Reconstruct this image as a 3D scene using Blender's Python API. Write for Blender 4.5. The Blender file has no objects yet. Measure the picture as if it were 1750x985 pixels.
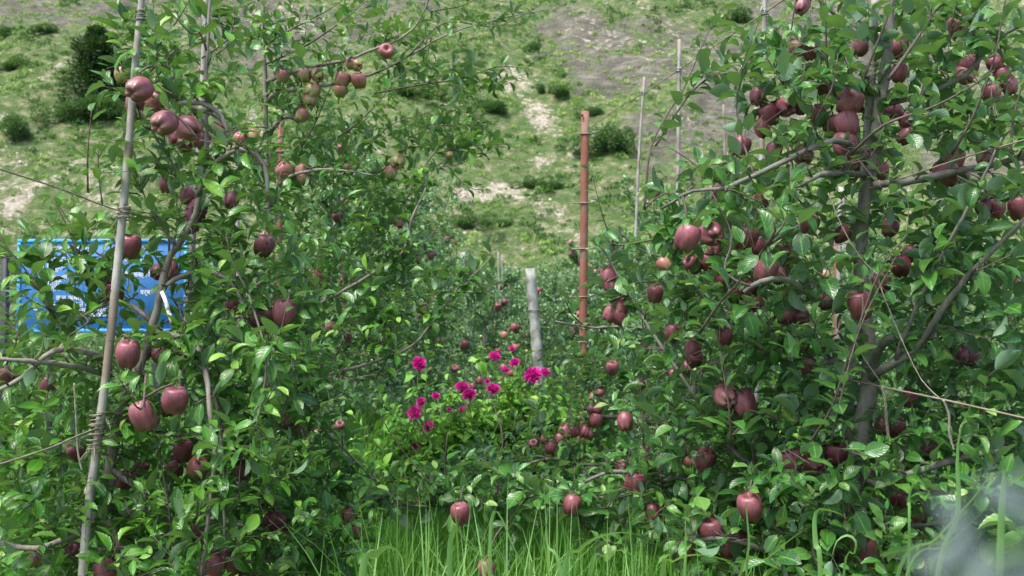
import bpy, math, random
import numpy as np
from mathutils import Vector, Matrix, Quaternion
R = math.radians
random.seed(7); rng = np.random.default_rng(7)
sc = bpy.context.scene
C = sc.collection

# ---------------------------------------------------------------- camera, world, sun, exposure
CAMZ = 1.6; TILT = R(1.6); FX = 1701.0
cam = bpy.data.objects.new('camera', bpy.data.cameras.new('camera')); C.objects.link(cam)
cam.location = (0, 0, CAMZ); cam.rotation_euler = (R(90) + TILT, 0, 0)
cam.data.sensor_width = 36; cam.data.lens = 35; cam.data.clip_end = 2000; cam.data.clip_start = 0.05
cam.data.dof.use_dof = True; cam.data.dof.focus_distance = 3.2; cam.data.dof.aperture_fstop = 6.3
sc.camera = cam
w = bpy.data.worlds.new('World'); sc.world = w; w.use_nodes = True
nt = w.node_tree; sky = nt.nodes.new('ShaderNodeTexSky'); sky.sky_type = 'NISHITA'; sky.sun_disc = False
SUN_EL, SUN_AZ = R(63), R(222)      # azimuth from north (+Y) clockwise: the light falls steeply from the left, a little behind, of the camera
sky.sun_elevation = SUN_EL; sky.sun_rotation = SUN_AZ
sky.air_density = 1.0; sky.dust_density = 3.0; sky.ozone_density = 1.0
bg = nt.nodes['Background']; bg.inputs['Strength'].default_value = 0.15
nt.links.new(sky.outputs[0], bg.inputs['Color'])
sl = bpy.data.lights.new('sun', 'SUN'); sl.energy = 2.5; sl.angle = R(20); sl.color = (1, .985, .95)
sun = bpy.data.objects.new('sun', sl); C.objects.link(sun)
sd = Vector((math.sin(SUN_AZ) * math.cos(SUN_EL), math.cos(SUN_AZ) * math.cos(SUN_EL), math.sin(SUN_EL)))
sun.rotation_euler = sd.to_track_quat('Z', 'Y').to_euler()
sc.view_settings.view_transform = 'Standard'; sc.view_settings.look = 'None'
sc.view_settings.exposure = 1.25; sc.view_settings.gamma = 1
sc.render.engine = 'CYCLES'
sc.cycles.max_bounces = 6; sc.cycles.diffuse_bounces = 3; sc.cycles.glossy_bounces = 2
sc.cycles.transmission_bounces = 3; sc.cycles.transparent_max_bounces = 6; sc.cycles.use_denoising = True
sc.cycles.caustics_reflective = False; sc.cycles.caustics_refractive = False

ct, st = math.cos(TILT), math.sin(TILT)
def at(px, py, Y):
    """the world point at distance Y in front of the camera that the photo pixel (px, py) looks at"""
    x = (px - 875) / FX; v = (492.5 - py) / FX
    d = (x, ct - v * st, st + v * ct)
    k = Y / d[1]
    return np.array((d[0] * k, Y, CAMZ + d[2] * k))

def to_px(V):
    d = V - np.array((0, 0, CAMZ)); f = d[:, 1] * ct + d[:, 2] * st; u = -d[:, 1] * st + d[:, 2] * ct
    return 875 + FX * d[:, 0] / f, 492.5 - FX * u / f

# ---------------------------------------------------------------- materials
def newmat(name):
    m = bpy.data.materials.new(name); m.use_nodes = True
    n = m.node_tree; return m, n, n.nodes['Principled BSDF'], n.nodes['Material Output']
def N(n, t, **k):
    o = n.nodes.new(t)
    for a, b in k.items():
        if a.startswith('i_'): o.inputs[a[2:].replace('_', ' ')].default_value = b
        else: setattr(o, a, b)
    return o
def L(n, a, b): n.links.new(a, b)
def ramp(n, fac, stops, interp='LINEAR'):
    r = n.nodes.new('ShaderNodeValToRGB'); L(n, fac, r.inputs[0]); e = r.color_ramp.elements; r.color_ramp.interpolation = interp
    while len(e) < len(stops): e.new(.5)
    for i, (p, c) in enumerate(stops): e[i].position = p; e[i].color = (*c, 1)
    return r.outputs[0]
def mix(n, f, a, b, mode='MIX'):
    m = n.nodes.new('ShaderNodeMix'); m.data_type = 'RGBA'; m.blend_type = mode
    for s, v in ((m.inputs[0], f), (m.inputs[6], a), (m.inputs[7], b)):
        if hasattr(v, 'links'): L(n, v, s)
        elif isinstance(v, tuple): s.default_value = (*v, 1)
        else: s.default_value = v
    return m.outputs[2]
def math_(n, op, a, b=0.0, c=None):
    m = n.nodes.new('ShaderNodeMath'); m.operation = op
    for i, v in enumerate((a, b) if c is None else (a, b, c)):
        if hasattr(v, 'links'): L(n, v, m.inputs[i])
        else: m.inputs[i].default_value = v
    return m.outputs[0]

def leaf_mat(name, cols, under, rough=.30, trans=.24, vein=True, tcol=None, spec=.46):
    m, n, p, out = newmat(name)
    a = N(n, 'ShaderNodeAttribute', attribute_name='lr')
    col = ramp(n, a.outputs['Fac'], cols)
    geo = n.nodes.new('ShaderNodeNewGeometry')
    if vein:
        uv = N(n, 'ShaderNodeAttribute', attribute_name='UVMap')
        sp = n.nodes.new('ShaderNodeSeparateXYZ'); L(n, uv.outputs['Vector'], sp.inputs[0])
        ax = math_(n, 'ABSOLUTE', math_(n, 'SUBTRACT', sp.outputs[0], .5))
        mid = math_(n, 'LESS_THAN', ax, .035)
        vv = math_(n, 'SUBTRACT', math_(n, 'MULTIPLY', sp.outputs[1], 9.0), math_(n, 'MULTIPLY', ax, 5.0))
        side = math_(n, 'GREATER_THAN', math_(n, 'FRACT', vv), .84)
        vn = math_(n, 'MAXIMUM', math_(n, 'MULTIPLY', mid, .75), math_(n, 'MULTIPLY', side, .28))
        col = mix(n, vn, col, tuple(min(1, c * 1.9 + .03) for c in cols[len(cols) // 2][1]))
        hgt = math_(n, 'PINGPONG', vv, .5)
        bump = N(n, 'ShaderNodeBump', i_Strength=.55, i_Distance=.0015); L(n, hgt, bump.inputs['Height']); L(n, bump.outputs[0], p.inputs['Normal'])
    if vein:
        tco = n.nodes.new('ShaderNodeTexCoord'); bl = N(n, 'ShaderNodeTexNoise', i_Scale=42.0, i_Detail=5.0); L(n, tco.outputs['Object'], bl.inputs['Vector'])
        col = mix(n, ramp(n, bl.outputs['Fac'], [(.52, (0, 0, 0)), (.72, (.55, .55, .55))]), col, (.20, .26, .05))
        sp2 = N(n, 'ShaderNodeTexVoronoi', i_Scale=95.0); L(n, tco.outputs['Object'], sp2.inputs['Vector'])
        col = mix(n, math_(n, 'LESS_THAN', sp2.outputs['Distance'], .09), col, (.13, .08, .03))
    col = mix(n, geo.outputs['Backfacing'], col, under)
    L(n, col, p.inputs['Base Color'])
    L(n, math_(n, 'ADD', math_(n, 'MULTIPLY', geo.outputs['Backfacing'], .25), rough), p.inputs['Roughness'])
    p.inputs['Specular IOR Level'].default_value = spec
    t = n.nodes.new('ShaderNodeBsdfTranslucent')
    L(n, mix(n, .8, col, tcol or (.16, .32, .03)), t.inputs['Color'])
    ms = n.nodes.new('ShaderNodeMixShader'); ms.inputs[0].default_value = trans
    L(n, p.outputs[0], ms.inputs[1]); L(n, t.outputs[0], ms.inputs[2]); L(n, ms.outputs[0], out.inputs[0])
    return m
M = {}
M['leaf_near'] = leaf_mat('apple leaf', [(0, (.014, .052, .012)), (.35, (.026, .112, .010)), (.7, (.055, .19, .014)), (.88, (.13, .30, .025)), (1, (.24, .39, .065))], (.12, .22, .10))
M['leaf_right'] = leaf_mat('apple leaf bluish', [(0, (.014, .048, .018)), (.35, (.026, .102, .018)), (.7, (.048, .165, .023)), (.9, (.10, .22, .045)), (1, (.20, .33, .075))], (.14, .24, .14))
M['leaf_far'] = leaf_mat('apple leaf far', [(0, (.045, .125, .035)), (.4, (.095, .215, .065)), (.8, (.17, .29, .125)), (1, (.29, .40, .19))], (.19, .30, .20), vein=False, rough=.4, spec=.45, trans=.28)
M['leaf_dahlia'] = leaf_mat('dahlia leaf', [(0, (.06, .19, .018)), (.5, (.14, .36, .028)), (1, (.31, .52, .06))], (.2, .36, .10), vein=False, rough=.5)
M['grass'] = leaf_mat('grass blade', [(0, (.025, .11, .008)), (.5, (.05, .20, .012)), (.9, (.14, .32, .035)), (1, (.38, .38, .14))], (.08, .25, .03), vein=False, rough=.5, trans=.35, tcol=(.2, .4, .03))
M['grass_broad'] = leaf_mat('broad grass blade', [(0, (.08, .24, .025)), (.6, (.15, .34, .05)), (1, (.26, .40, .12))], (.18, .36, .10), vein=False, rough=.5, trans=.35, tcol=(.28, .46, .06))
M['scrub'] = leaf_mat('hill scrub leaf', [(0, (.025, .07, .025)), (.3, (.065, .155, .036)), (.6, (.165, .31, .06)), (1, (.35, .46, .14))], (.17, .26, .09), vein=False, rough=.8, trans=.3, spec=.2)
M['bush'] = leaf_mat('hill bush leaf', [(0, (.025, .07, .02)), (.6, (.05, .12, .035)), (1, (.10, .19, .06))], (.08, .15, .06), vein=False, rough=.7, trans=.2, spec=.3)
M['cypress'] = leaf_mat('cypress needle', [(0, (.008, .028, .012)), (.6, (.018, .05, .018)), (1, (.04, .085, .03))], (.02, .05, .02), vein=False, rough=.7, trans=.1, spec=.3)
M['grey_leaf'] = leaf_mat('grey leaf', [(0, (.08, .11, .11)), (1, (.13, .17, .165))], (.11, .15, .145), vein=False, rough=.6, trans=.2, tcol=(.2, .28, .2))
M['petal'] = leaf_mat('magenta petal', [(0, (.50, .006, .24)), (.6, (.74, .025, .40)), (1, (.86, .12, .55))], (.66, .06, .36), vein=False, rough=.55, trans=.3, tcol=(.8, .02, .35))
M['bud'] = leaf_mat('flower bud', [(0, (.30, .38, .10)), (1, (.55, .55, .25))], (.4, .45, .15), vein=False, rough=.6, trans=.1)

def bark_mat(name, a, b, scale=60, lich=None):
    m, n, p, out = newmat(name)
    tc = n.nodes.new('ShaderNodeTexCoord')
    mp = N(n, 'ShaderNodeMapping'); mp.inputs['Scale'].default_value = (1, 1, .45); L(n, tc.outputs['Object'], mp.inputs[0])
    no = N(n, 'ShaderNodeTexNoise', i_Scale=scale, i_Detail=5.0, i_Roughness=.65); L(n, mp.outputs[0], no.inputs['Vector'])
    c = ramp(n, no.outputs['Fac'], [(.3, a), (.7, b)])
    n2 = N(n, 'ShaderNodeTexNoise', i_Scale=scale * .3, i_Detail=3.0); L(n, tc.outputs['Object'], n2.inputs['Vector'])
    if lich: c = mix(n, ramp(n, n2.outputs['Fac'], [(.52, (0, 0, 0)), (.62, (1, 1, 1))]), c, lich)
    L(n, c, p.inputs['Base Color']); p.inputs['Roughness'].default_value = .8
    bu = N(n, 'ShaderNodeBump', i_Strength=.5, i_Distance=.004); L(n, no.outputs['Fac'], bu.inputs['Height']); L(n, bu.outputs[0], p.inputs['Normal'])
    return m
M['bark'] = bark_mat('apple bark', (.12, .095, .08), (.27, .23, .20), 60, (.20, .20, .15))
M['bark_right'] = bark_mat('mottled bark', (.055, .052, .042), (.20, .19, .16), 38, (.11, .12, .08))
M['twig'] = bark_mat('twig bark', (.045, .035, .03), (.13, .09, .075), 90)
M['bamboo'] = bark_mat('weathered bamboo', (.17, .155, .135), (.40, .38, .34), 25, (.22, .17, .13))
M['post_wood'] = bark_mat('weathered wood', (.14, .145, .125), (.42, .43, .385), 22, (.13, .135, .11))
M['rust'] = bark_mat('red oxide paint', (.15, .055, .035), (.27, .095, .06), 14, (.21, .12, .09))
M['rusty_wire'] = bark_mat('rusty wire', (.14, .08, .05), (.30, .26, .22), 9)
M['twine'] = bark_mat('twine', (.14, .125, .09), (.34, .31, .24), 200)
def plain(name, col, rough=.5, metal=0.0):
    m, n, p, out = newmat(name)
    tc = n.nodes.new('ShaderNodeTexCoord'); no = N(n, 'ShaderNodeTexNoise', i_Scale=12.0, i_Detail=4.0); L(n, tc.outputs['Object'], no.inputs['Vector'])
    L(n, ramp(n, no.outputs['Fac'], [(.3, tuple(c * .8 for c in col)), (.7, tuple(min(1, c * 1.12) for c in col))]), p.inputs['Base Color'])
    p.inputs['Roughness'].default_value = rough; p.inputs['Metallic'].default_value = metal
    return m
M['sign_blue'] = plain('sign blue', (.035, .165, .42), .5)
M['sign_rim'] = plain('sign light blue', (.06, .34, .68), .4)
M['sign_white'] = plain('sign white', (.80, .82, .85), .5)
M['dark_steel'] = plain('dark steel', (.02, .022, .03), .5)
M['ribbon'] = plain('white plastic ribbon', (.72, .71, .66), .5)
M['stalk'] = plain('apple stalk', (.12, .11, .04), .6)
M['calyx'] = plain('calyx', (.05, .045, .025), .8)
M['stem_green'] = plain('green stem', (.10, .20, .05), .6)
M['knot_metal'] = plain('galvanised wire knot', (.45, .45, .43), .4, .4)

def apple_mat(name, dark, light, under, ulo, uhi):
    m, n, p, out = newmat(name)
    tc = n.nodes.new('ShaderNodeTexCoord'); oi = n.nodes.new('ShaderNodeObjectInfo')
    off = n.nodes.new('ShaderNodeVectorMath'); off.operation = 'ADD'
    cv = n.nodes.new('ShaderNodeCombineXYZ'); L(n, math_(n, 'MULTIPLY', oi.outputs['Random'], 37.0), cv.inputs[0])
    L(n, tc.outputs['Object'], off.inputs[0]); L(n, cv.outputs[0], off.inputs[1])
    mp = N(n, 'ShaderNodeMapping'); mp.inputs['Scale'].default_value = (9, 9, 1.1); L(n, off.outputs[0], mp.inputs[0])
    no = N(n, 'ShaderNodeTexNoise', i_Scale=1.6, i_Detail=4.0, i_Roughness=.6); L(n, mp.outputs[0], no.inputs['Vector'])
    c = ramp(n, no.outputs['Fac'], [(.28, dark), (.74, light)])
    sp = n.nodes.new('ShaderNodeSeparateXYZ'); L(n, tc.outputs['Object'], sp.inputs[0])
    n2 = N(n, 'ShaderNodeTexNoise', i_Scale=1.8, i_Detail=3.0); L(n, off.outputs[0], n2.inputs['Vector'])
    z = math_(n, 'ADD', math_(n, 'MULTIPLY', sp.outputs[2], -1.0), math_(n, 'ADD', math_(n, 'MULTIPLY', n2.outputs['Fac'], 1.3), math_(n, 'MULTIPLY', oi.outputs['Random'], .35)))
    mr = N(n, 'ShaderNodeMapRange'); L(n, z, mr.inputs[0]); mr.inputs[1].default_value = ulo; mr.inputs[2].default_value = uhi
    c = mix(n, mr.outputs[0], c, under)
    # pale bloom and lenticel dots
    n3 = N(n, 'ShaderNodeTexNoise', i_Scale=3.0, i_Detail=5.0); L(n, off.outputs[0], n3.inputs['Vector'])
    c = mix(n, math_(n, 'MULTIPLY', n3.outputs['Fac'], .33), c, (.44, .28, .34))
    vo = N(n, 'ShaderNodeTexVoronoi', i_Scale=19.0); L(n, off.outputs[0], vo.inputs['Vector'])
    c = mix(n, math_(n, 'MULTIPLY', math_(n, 'LESS_THAN', vo.outputs['Distance'], .12), .45), c, (.55, .38, .36))
    n4 = N(n, 'ShaderNodeTexNoise', i_Scale=1.1, i_Detail=2.0); L(n, off.outputs[0], n4.inputs['Vector'])
    c = mix(n, ramp(n, n4.outputs['Fac'], [(.45, (0, 0, 0)), (.7, (.6, .6, .6))]), c, dark)
    L(n, c, p.inputs['Base Color'])
    L(n, math_(n, 'ADD', math_(n, 'MULTIPLY', n3.outputs['Fac'], .3), .28), p.inputs['Roughness'])
    p.inputs['Specular IOR Level'].default_value = .45
    return m
M['apple'] = apple_mat('dark red apple skin', (.058, .007, .013), (.31, .042, .048), (.16, .075, .03), 1.0, 1.75)
M['apple_blush'] = apple_mat('half ripe apple skin', (.22, .04, .04), (.42, .13, .09), (.26, .27, .06), .55, 1.1)

# ---------------------------------------------------------------- object helpers
def tag(o, label=None, cat=None, group=None, kind=None):
    if label: o['label'] = label
    if cat: o['category'] = cat
    if group: o['group'] = group
    if kind: o['kind'] = kind
    return o
def empty(name, loc, label, cat, group=None):
    o = bpy.data.objects.new(name, None); C.objects.link(o); o.location = [float(v) for v in loc]; o.empty_display_size = .2
    return tag(o, label, cat, group)
def mesh_from(name, V, F, mats, smooth=True, uv=None, lr=None, midx=None, origin=(0, 0, 0)):
    """V (n,3), F list of arrays of equal-length polygons (quads array / tris array)"""
    me = bpy.data.meshes.new(name)
    V = np.asarray(V, float) - np.asarray(origin, float)
    loops = np.concatenate([np.asarray(f).reshape(-1) for f in F if len(f)])
    tot = np.concatenate([np.full(len(f), np.asarray(f).shape[1]) for f in F if len(f)])
    start = np.concatenate([[0], np.cumsum(tot)[:-1]])
    me.vertices.add(len(V)); me.vertices.foreach_set('co', V.astype(np.float32).ravel())
    me.loops.add(len(loops)); me.loops.foreach_set('vertex_index', loops.astype(np.int32))
    me.polygons.add(len(tot)); me.polygons.foreach_set('loop_start', start.astype(np.int32)); me.polygons.foreach_set('loop_total', tot.astype(np.int32))
    if uv is not None:
        u = me.uv_layers.new(name='UVMap'); u.data.foreach_set('uv', np.asarray(uv)[loops].astype(np.float32).ravel())
    if lr is not None:
        a = me.attributes.new('lr', 'FLOAT', 'POINT'); a.data.foreach_set('value', np.asarray(lr).astype(np.float32))
    for m in (mats if isinstance(mats, (list, tuple)) else [mats]): me.materials.append(m)
    if midx is not None: me.polygons.foreach_set('material_index', np.asarray(midx).astype(np.int32))
    me.update(calc_edges=True)
    if smooth: me.polygons.foreach_set('use_smooth', np.ones(len(tot), bool))
    me.validate(); return me
def link(name, me, parent=None, loc=(0, 0, 0)):
    o = bpy.data.objects.new(name, me); C.objects.link(o); o.location = [float(v) for v in loc]
    if parent: o.parent = parent
    return o
def norm(a): return a / np.maximum(np.linalg.norm(a, axis=-1, keepdims=True), 1e-9)

CLX = np.zeros((0, 5))
def clear_pts(px, py, rad, Y, keep=.1):
    global CLX
    CLX = np.vstack([CLX, [[px, py, rad, Y, keep]]])
def thin(P, D, Ln):
    """which leaves stay: the fruit, stakes and stems hang where the foliage opens"""
    keep = np.ones(len(P), bool)
    if len(CLX) == 0 or len(P) == 0: return keep
    Cn = P + norm(D) * np.broadcast_to(Ln, (len(P),))[:, None] * .55; X, Y = to_px(Cn); hs = np.broadcast_to(Ln, (len(P),)) * FX / Cn[:, 1] * .33
    for i in range(0, len(P), 4000):
        sl_ = slice(i, i + 4000)
        d = np.hypot(X[sl_, None] - CLX[None, :, 0], Y[sl_, None] - CLX[None, :, 1])
        hit = (d < CLX[None, :, 2] + hs[sl_, None]) & (Cn[sl_, 1][:, None] < CLX[None, :, 3] + .03)
        pk = np.where(hit, CLX[None, :, 4], 1.).min(1); keep[sl_] = rng.uniform(0, 1, len(pk)) < pk
    return keep

class Geo:
    """collects tubes and leaves into one mesh"""
    prune = False
    def __init__(s): s.V = []; s.Q = []; s.uv = []; s.lr = []; s.m = []; s.n = 0
    def add(s, V, Q, uv=None, lr=0., m=0):
        V = np.asarray(V); s.V.append(V); s.Q.append(np.asarray(Q) + s.n)
        s.uv.append(np.zeros((len(V), 2)) if uv is None else uv)
        s.lr.append(np.full(len(V), lr) if np.isscalar(lr) else lr); s.m.append(np.full(len(Q), m)); s.n += len(V)
    def tube(s, P, r, k=6, m=0, jit=0., tw=0.):
        P = np.asarray(P, float); n = len(P); r = np.broadcast_to(np.asarray(r, float), (n,)).copy()
        T = norm(np.gradient(P, axis=0)); ref = np.array((.3, .1, 1.)) if abs(T[0][2]) < .9 else np.array((1., .2, 0))
        A = norm(np.cross(T, ref)); B = np.cross(T, A)
        ang = np.linspace(0, 2 * np.pi, k, endpoint=False)[None, :, None] + (np.arange(n) * tw)[:, None, None]
        rr = r[:, None, None] * (1 + jit * rng.uniform(-1, 1, (n, k, 1)))
        V = P[:, None] + rr * (np.cos(ang) * A[:, None] + np.sin(ang) * B[:, None])
        V = np.concatenate([V.reshape(-1, 3), P[:1], P[-1:]])
        i = np.arange(n - 1)[:, None] * k; j = np.arange(k)[None]; j2 = (j + 1) % k
        Q = np.stack([i + j, i + j2, i + k + j2, i + k + j], -1).reshape(-1, 4)
        jj = np.arange(k); c0 = n * k
        e = np.stack([jj, np.full(k, c0), np.full(k, c0), (jj + 1) % k], -1)[:, [0, 1, 3]]
        s.add(V, Q, m=m)
        # caps as degenerate-free quads: pairs of triangles merged
        caps = []
        for a in range(0, k, 2):
            caps.append((c0, (a + 2) % k, (a + 1) % k, a)); o = (n - 1) * k
            caps.append((c0 + 1, o + a, o + (a + 1) % k, o + (a + 2) % k))
        s.Q.append(np.array(caps) + s.n - len(V)); s.m.append(np.full(len(caps), m))
    def leaves(s, P, D, U, Ln, W, curl=.6, fold=.35, lr=None, m=1, rows=None, wid=None, wave=.06, peti=True):
        n = len(P)
        if n == 0: return
        P, D, U = map(lambda a: np.asarray(a, float), (P, D, U))
        if s.prune:
            kp = thin(P, D, Ln); n = int(kp.sum())
            if n == 0: return
            P, D, U = P[kp], D[kp], U[kp]; Ln, W, curl, fold = [np.broadcast_to(v, kp.shape)[kp] for v in (Ln, W, curl, fold)]
            if lr is not None: lr = lr[kp]
        D = norm(D); S = norm(np.cross(D, U)); U = np.cross(S, D)
        if rows is None:
            rows = np.array([0, .16, .24, .38, .56, .74, .9, 1.]); wid = np.array([.035, .035, .42, .86, 1., .80, .38, .02])
        T = len(rows); Ln = np.broadcast_to(Ln, (n,))[:, None]; W = np.broadcast_to(W, (n,))[:, None]; curl = np.broadcast_to(curl, (n,))[:, None] + 1e-3
        fold = np.broadcast_to(fold, (n,))[:, None]
        t = rows[None]; a = curl * t
        x = Ln * np.sin(a) / curl; z = -Ln * (1 - np.cos(a)) / curl
        nx, nz = np.sin(a), np.cos(a)     # local normal
        ph = rng.uniform(0, 6.28, (n, 1)); out = []
        for sg in (-1, 0, 1):
            ww = W * .5 * wid[None] * sg
            lift = abs(sg) * W * .5 * wid[None] * np.sin(fold) + abs(sg) * wave * W * np.sin(9 * t + ph + sg * 1.3) * wid[None]
            px = x + nx * lift; pz = z + nz * lift
            out.append(P[:, None] + D[:, None] * px[..., None] + U[:, None] * pz[..., None] + S[:, None] * (ww * np.cos(fold))[..., None])
        V = np.stack(out, 2).reshape(-1, 3)                # n, T, 3
        b = (np.arange(n) * T * 3)[:, None, None]; i = (np.arange(T - 1) * 3)[None, :, None]; j = np.arange(2)[None, None]
        q = np.stack([b + i + j, b + i + j + 1, b + i + 3 + j + 1, b + i + 3 + j], -1).reshape(-1, 4)
        uv = np.stack([np.broadcast_to(np.array([0, .5, 1])[None, None], (n, T, 3)), np.broadcast_to(rows[None, :, None], (n, T, 3))], -1).reshape(-1, 2)
        if lr is None: lr = np.clip(rng.beta(1.6, 2.2, n), 0, 1)
        s.add(V, q, uv, np.repeat(lr, T * 3), m)
    def build(s, name, mats, origin=(0, 0, 0)):
        return mesh_from(name, np.concatenate(s.V), [np.concatenate(s.Q)], mats, True, np.concatenate(s.uv), np.concatenate(s.lr), np.concatenate(s.m), origin)

def resample(P, r, step):
    P = np.asarray(P, float); r = np.asarray(r, float)
    # Catmull-Rom through the points
    n = len(P); E = np.vstack([2 * P[0] - P[1], P, 2 * P[-1] - P[-2]]); out = []; rr = []
    for i in range(n - 1):
        p0, p1, p2, p3 = E[i:i + 4]; k = max(2, int(np.linalg.norm(p2 - p1) / step))
        for t in np.arange(k) / k:
            out.append(.5 * ((2 * p1) + (-p0 + p2) * t + (2 * p0 - 5 * p1 + 4 * p2 - p3) * t * t + (-p0 + 3 * p1 - 3 * p2 + p3) * t ** 3))
            rr.append(r[i] * (1 - t) + r[i + 1] * t)
    out.append(P[-1]); rr.append(r[-1]); return np.array(out), np.array(rr)
UP = np.array((0, 0, 1.))
def shoot_leaves(g, P, length=.075, step=.022, m=1, tip=.35, young=.0, start=.0, width=.5):
    """leaves in a spiral along the curve P"""
    P = np.asarray(P); seg = np.linalg.norm(np.diff(P, axis=0), axis=1); s = np.concatenate([[0], np.cumsum(seg)]); tot = s[-1]
    d = np.arange(tot * start, tot + 1e-6, step)
    if len(d) == 0: return
    d = d + rng.uniform(-.3, .3, len(d)) * step; d = np.clip(d, 0, tot)
    X = np.stack([np.interp(d, s, P[:, i]) for i in range(3)], -1)
    T = norm(np.stack([np.interp(d, s, np.gradient(P, axis=0)[:, i]) for i in range(3)], -1))
    n = len(d); ph = np.arange(n) * 2.4 + rng.uniform(0, 6.28) + rng.uniform(-.4, .4, n)
    A = norm(np.cross(T, UP + .01)); B = np.cross(T, A)
    rad = np.cos(ph)[:, None] * A + np.sin(ph)[:, None] * B
    f = d / max(tot, 1e-6)
    D = rad * .85 + T * (.35 + .6 * f[:, None]) + UP * rng.uniform(-.25, .35, (n, 1)); D = norm(D)
    U = norm(UP * 1.0 + T * .6 + rng.normal(0, .38, (n, 3)))
    Ln = length * rng.uniform(.5, 1.25, n) * (1 - tip * np.clip((f - .7) / .3, 0, 1)) * 1.06
    lr = np.clip(rng.beta(1.8, 2.4, n) * .9 + rng.normal(.03, .07) + young * f ** 3, 0, 1)
    g.leaves(X, D, U, Ln, Ln * width * rng.uniform(.8, 1.15, n), rng.uniform(.1, 1.3, n), rng.uniform(.1, .75, n), lr, m)

# ---------------------------------------------------------------- apple meshes
def apple_mesh(name, mat, seed, lobes=.08, tall=1.0):
    r0 = np.random.default_rng(seed); k = 24
    prof = np.array([(0, .27), (.05, .29), (.13, .39), (.22, .465), (.33, .475), (.42, .39), (.485, .22), (.5, .04), (.478, -.13), (.425, -.29), (.345, -.42), (.255, -.51), (.17, -.515), (.105, -.46), (.05, -.42), (0, -.41)])
    ph = np.linspace(0, 2 * np.pi, k, endpoint=False); a0 = r0.uniform(0, 6.28); V = []
    for r, z in prof[1:-1]:
        lo = np.clip((.1 - z) / .6, 0, 1) ** 1.3
        rr = r * (1 + lobes * lo * np.cos(5 * ph + a0) + .035 * np.cos(2 * ph + r0.uniform(0, .3)) + .03 * np.cos(ph + a0) + .025 * np.clip(z / .45, 0, 1) * np.cos(5 * ph + a0))
        zz = z * tall + (.05 * lo * -np.cos(5 * ph + a0) if z < -.25 else 0) + .035 * r * np.cos(ph + a0 * 2)
        V += list(np.stack([rr * np.cos(ph), rr * np.sin(ph), zz * np.ones(k)], -1))
    V = np.array(V); T = len(prof) - 2
    i = np.arange(T - 1)[:, None] * k; j = np.arange(k)[None]; j2 = (j + 1) % k
    Q = np.stack([i + j, i + k + j, i + k + j2, i + j2], -1).reshape(-1, 4)
    V = np.vstack([V, [[0, 0, .27 * tall]], [[0, 0, -.41 * tall]]]); c = T * k; jj = np.arange(k)
    T1 = np.stack([np.full(k, c), jj, (jj + 1) % k], -1); o = (T - 1) * k
    T2 = np.stack([np.full(k, c + 1), o + (jj + 1) % k, o + jj], -1)
    return mesh_from(name, V, [Q, T1, T2], mat)
APP = {'apple': [apple_mesh('apple_a', M['apple'], s, .06 + .02 * s, 1 + .04 * s) for s in range(4)],
       'blush': [apple_mesh('apple_b', M['apple_blush'], s, .04, .96) for s in range(3)]}
g = Geo(); g.tube([(0, 0, .26), (.01, 0, .45), (.05, .02, .66), (.1, .03, .82)], [.018, .016, .017, .028], 6); ST_ME = g.build('stalk', M['stalk'])
g = Geo(); g.tube([(0, 0, -.40), (0, 0, -.44)], [.055, .03], 6)
for a in range(5):
    d = np.array((math.cos(a * 1.2566), math.sin(a * 1.2566), 0)); g.tube([d * .02 + (0, 0, -.425), d * .05 + (0, 0, -.46), d * .07 + (0, 0, -.445)], [.016, .012, .004], 4)
CA_ME = g.build('calyx', M['calyx'])
def put_apple(tree, px, py, dpx, Y, kind='apple', tiltdir=None, parts=True, tilt=None):
    put_apple_at(tree, at(px, py, Y), dpx, kind, parts, tilt)
def put_apple_at(tree, p, size, kind='apple', parts=True, tilt=None):
    ml = APP[kind]; o = bpy.data.objects.new('apple', ml[random.randrange(len(ml))]); C.objects.link(o); o.parent = tree
    o.location = Vector([float(v) for v in p]) - tree.location; o.scale = (size, size, size)
    if tilt is None: tilt = (random.gauss(0, 24), random.gauss(0, 24))
    o.rotation_euler = Matrix.Rotation(random.uniform(0, 6.28), 3, 'Z').to_euler()
    q = Matrix.Rotation(R(tilt[0]), 3, 'X') @ Matrix.Rotation(R(tilt[1]), 3, 'Y') @ Matrix.Rotation(random.uniform(0, 6.28), 3, 'Z')
    o.rotation_euler = q.to_euler()
    if parts:
        for nm, me in (('stalk', ST_ME), ('calyx', CA_ME)):
            c = bpy.data.objects.new(nm, me); C.objects.link(c); c.parent = o
    return o

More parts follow.
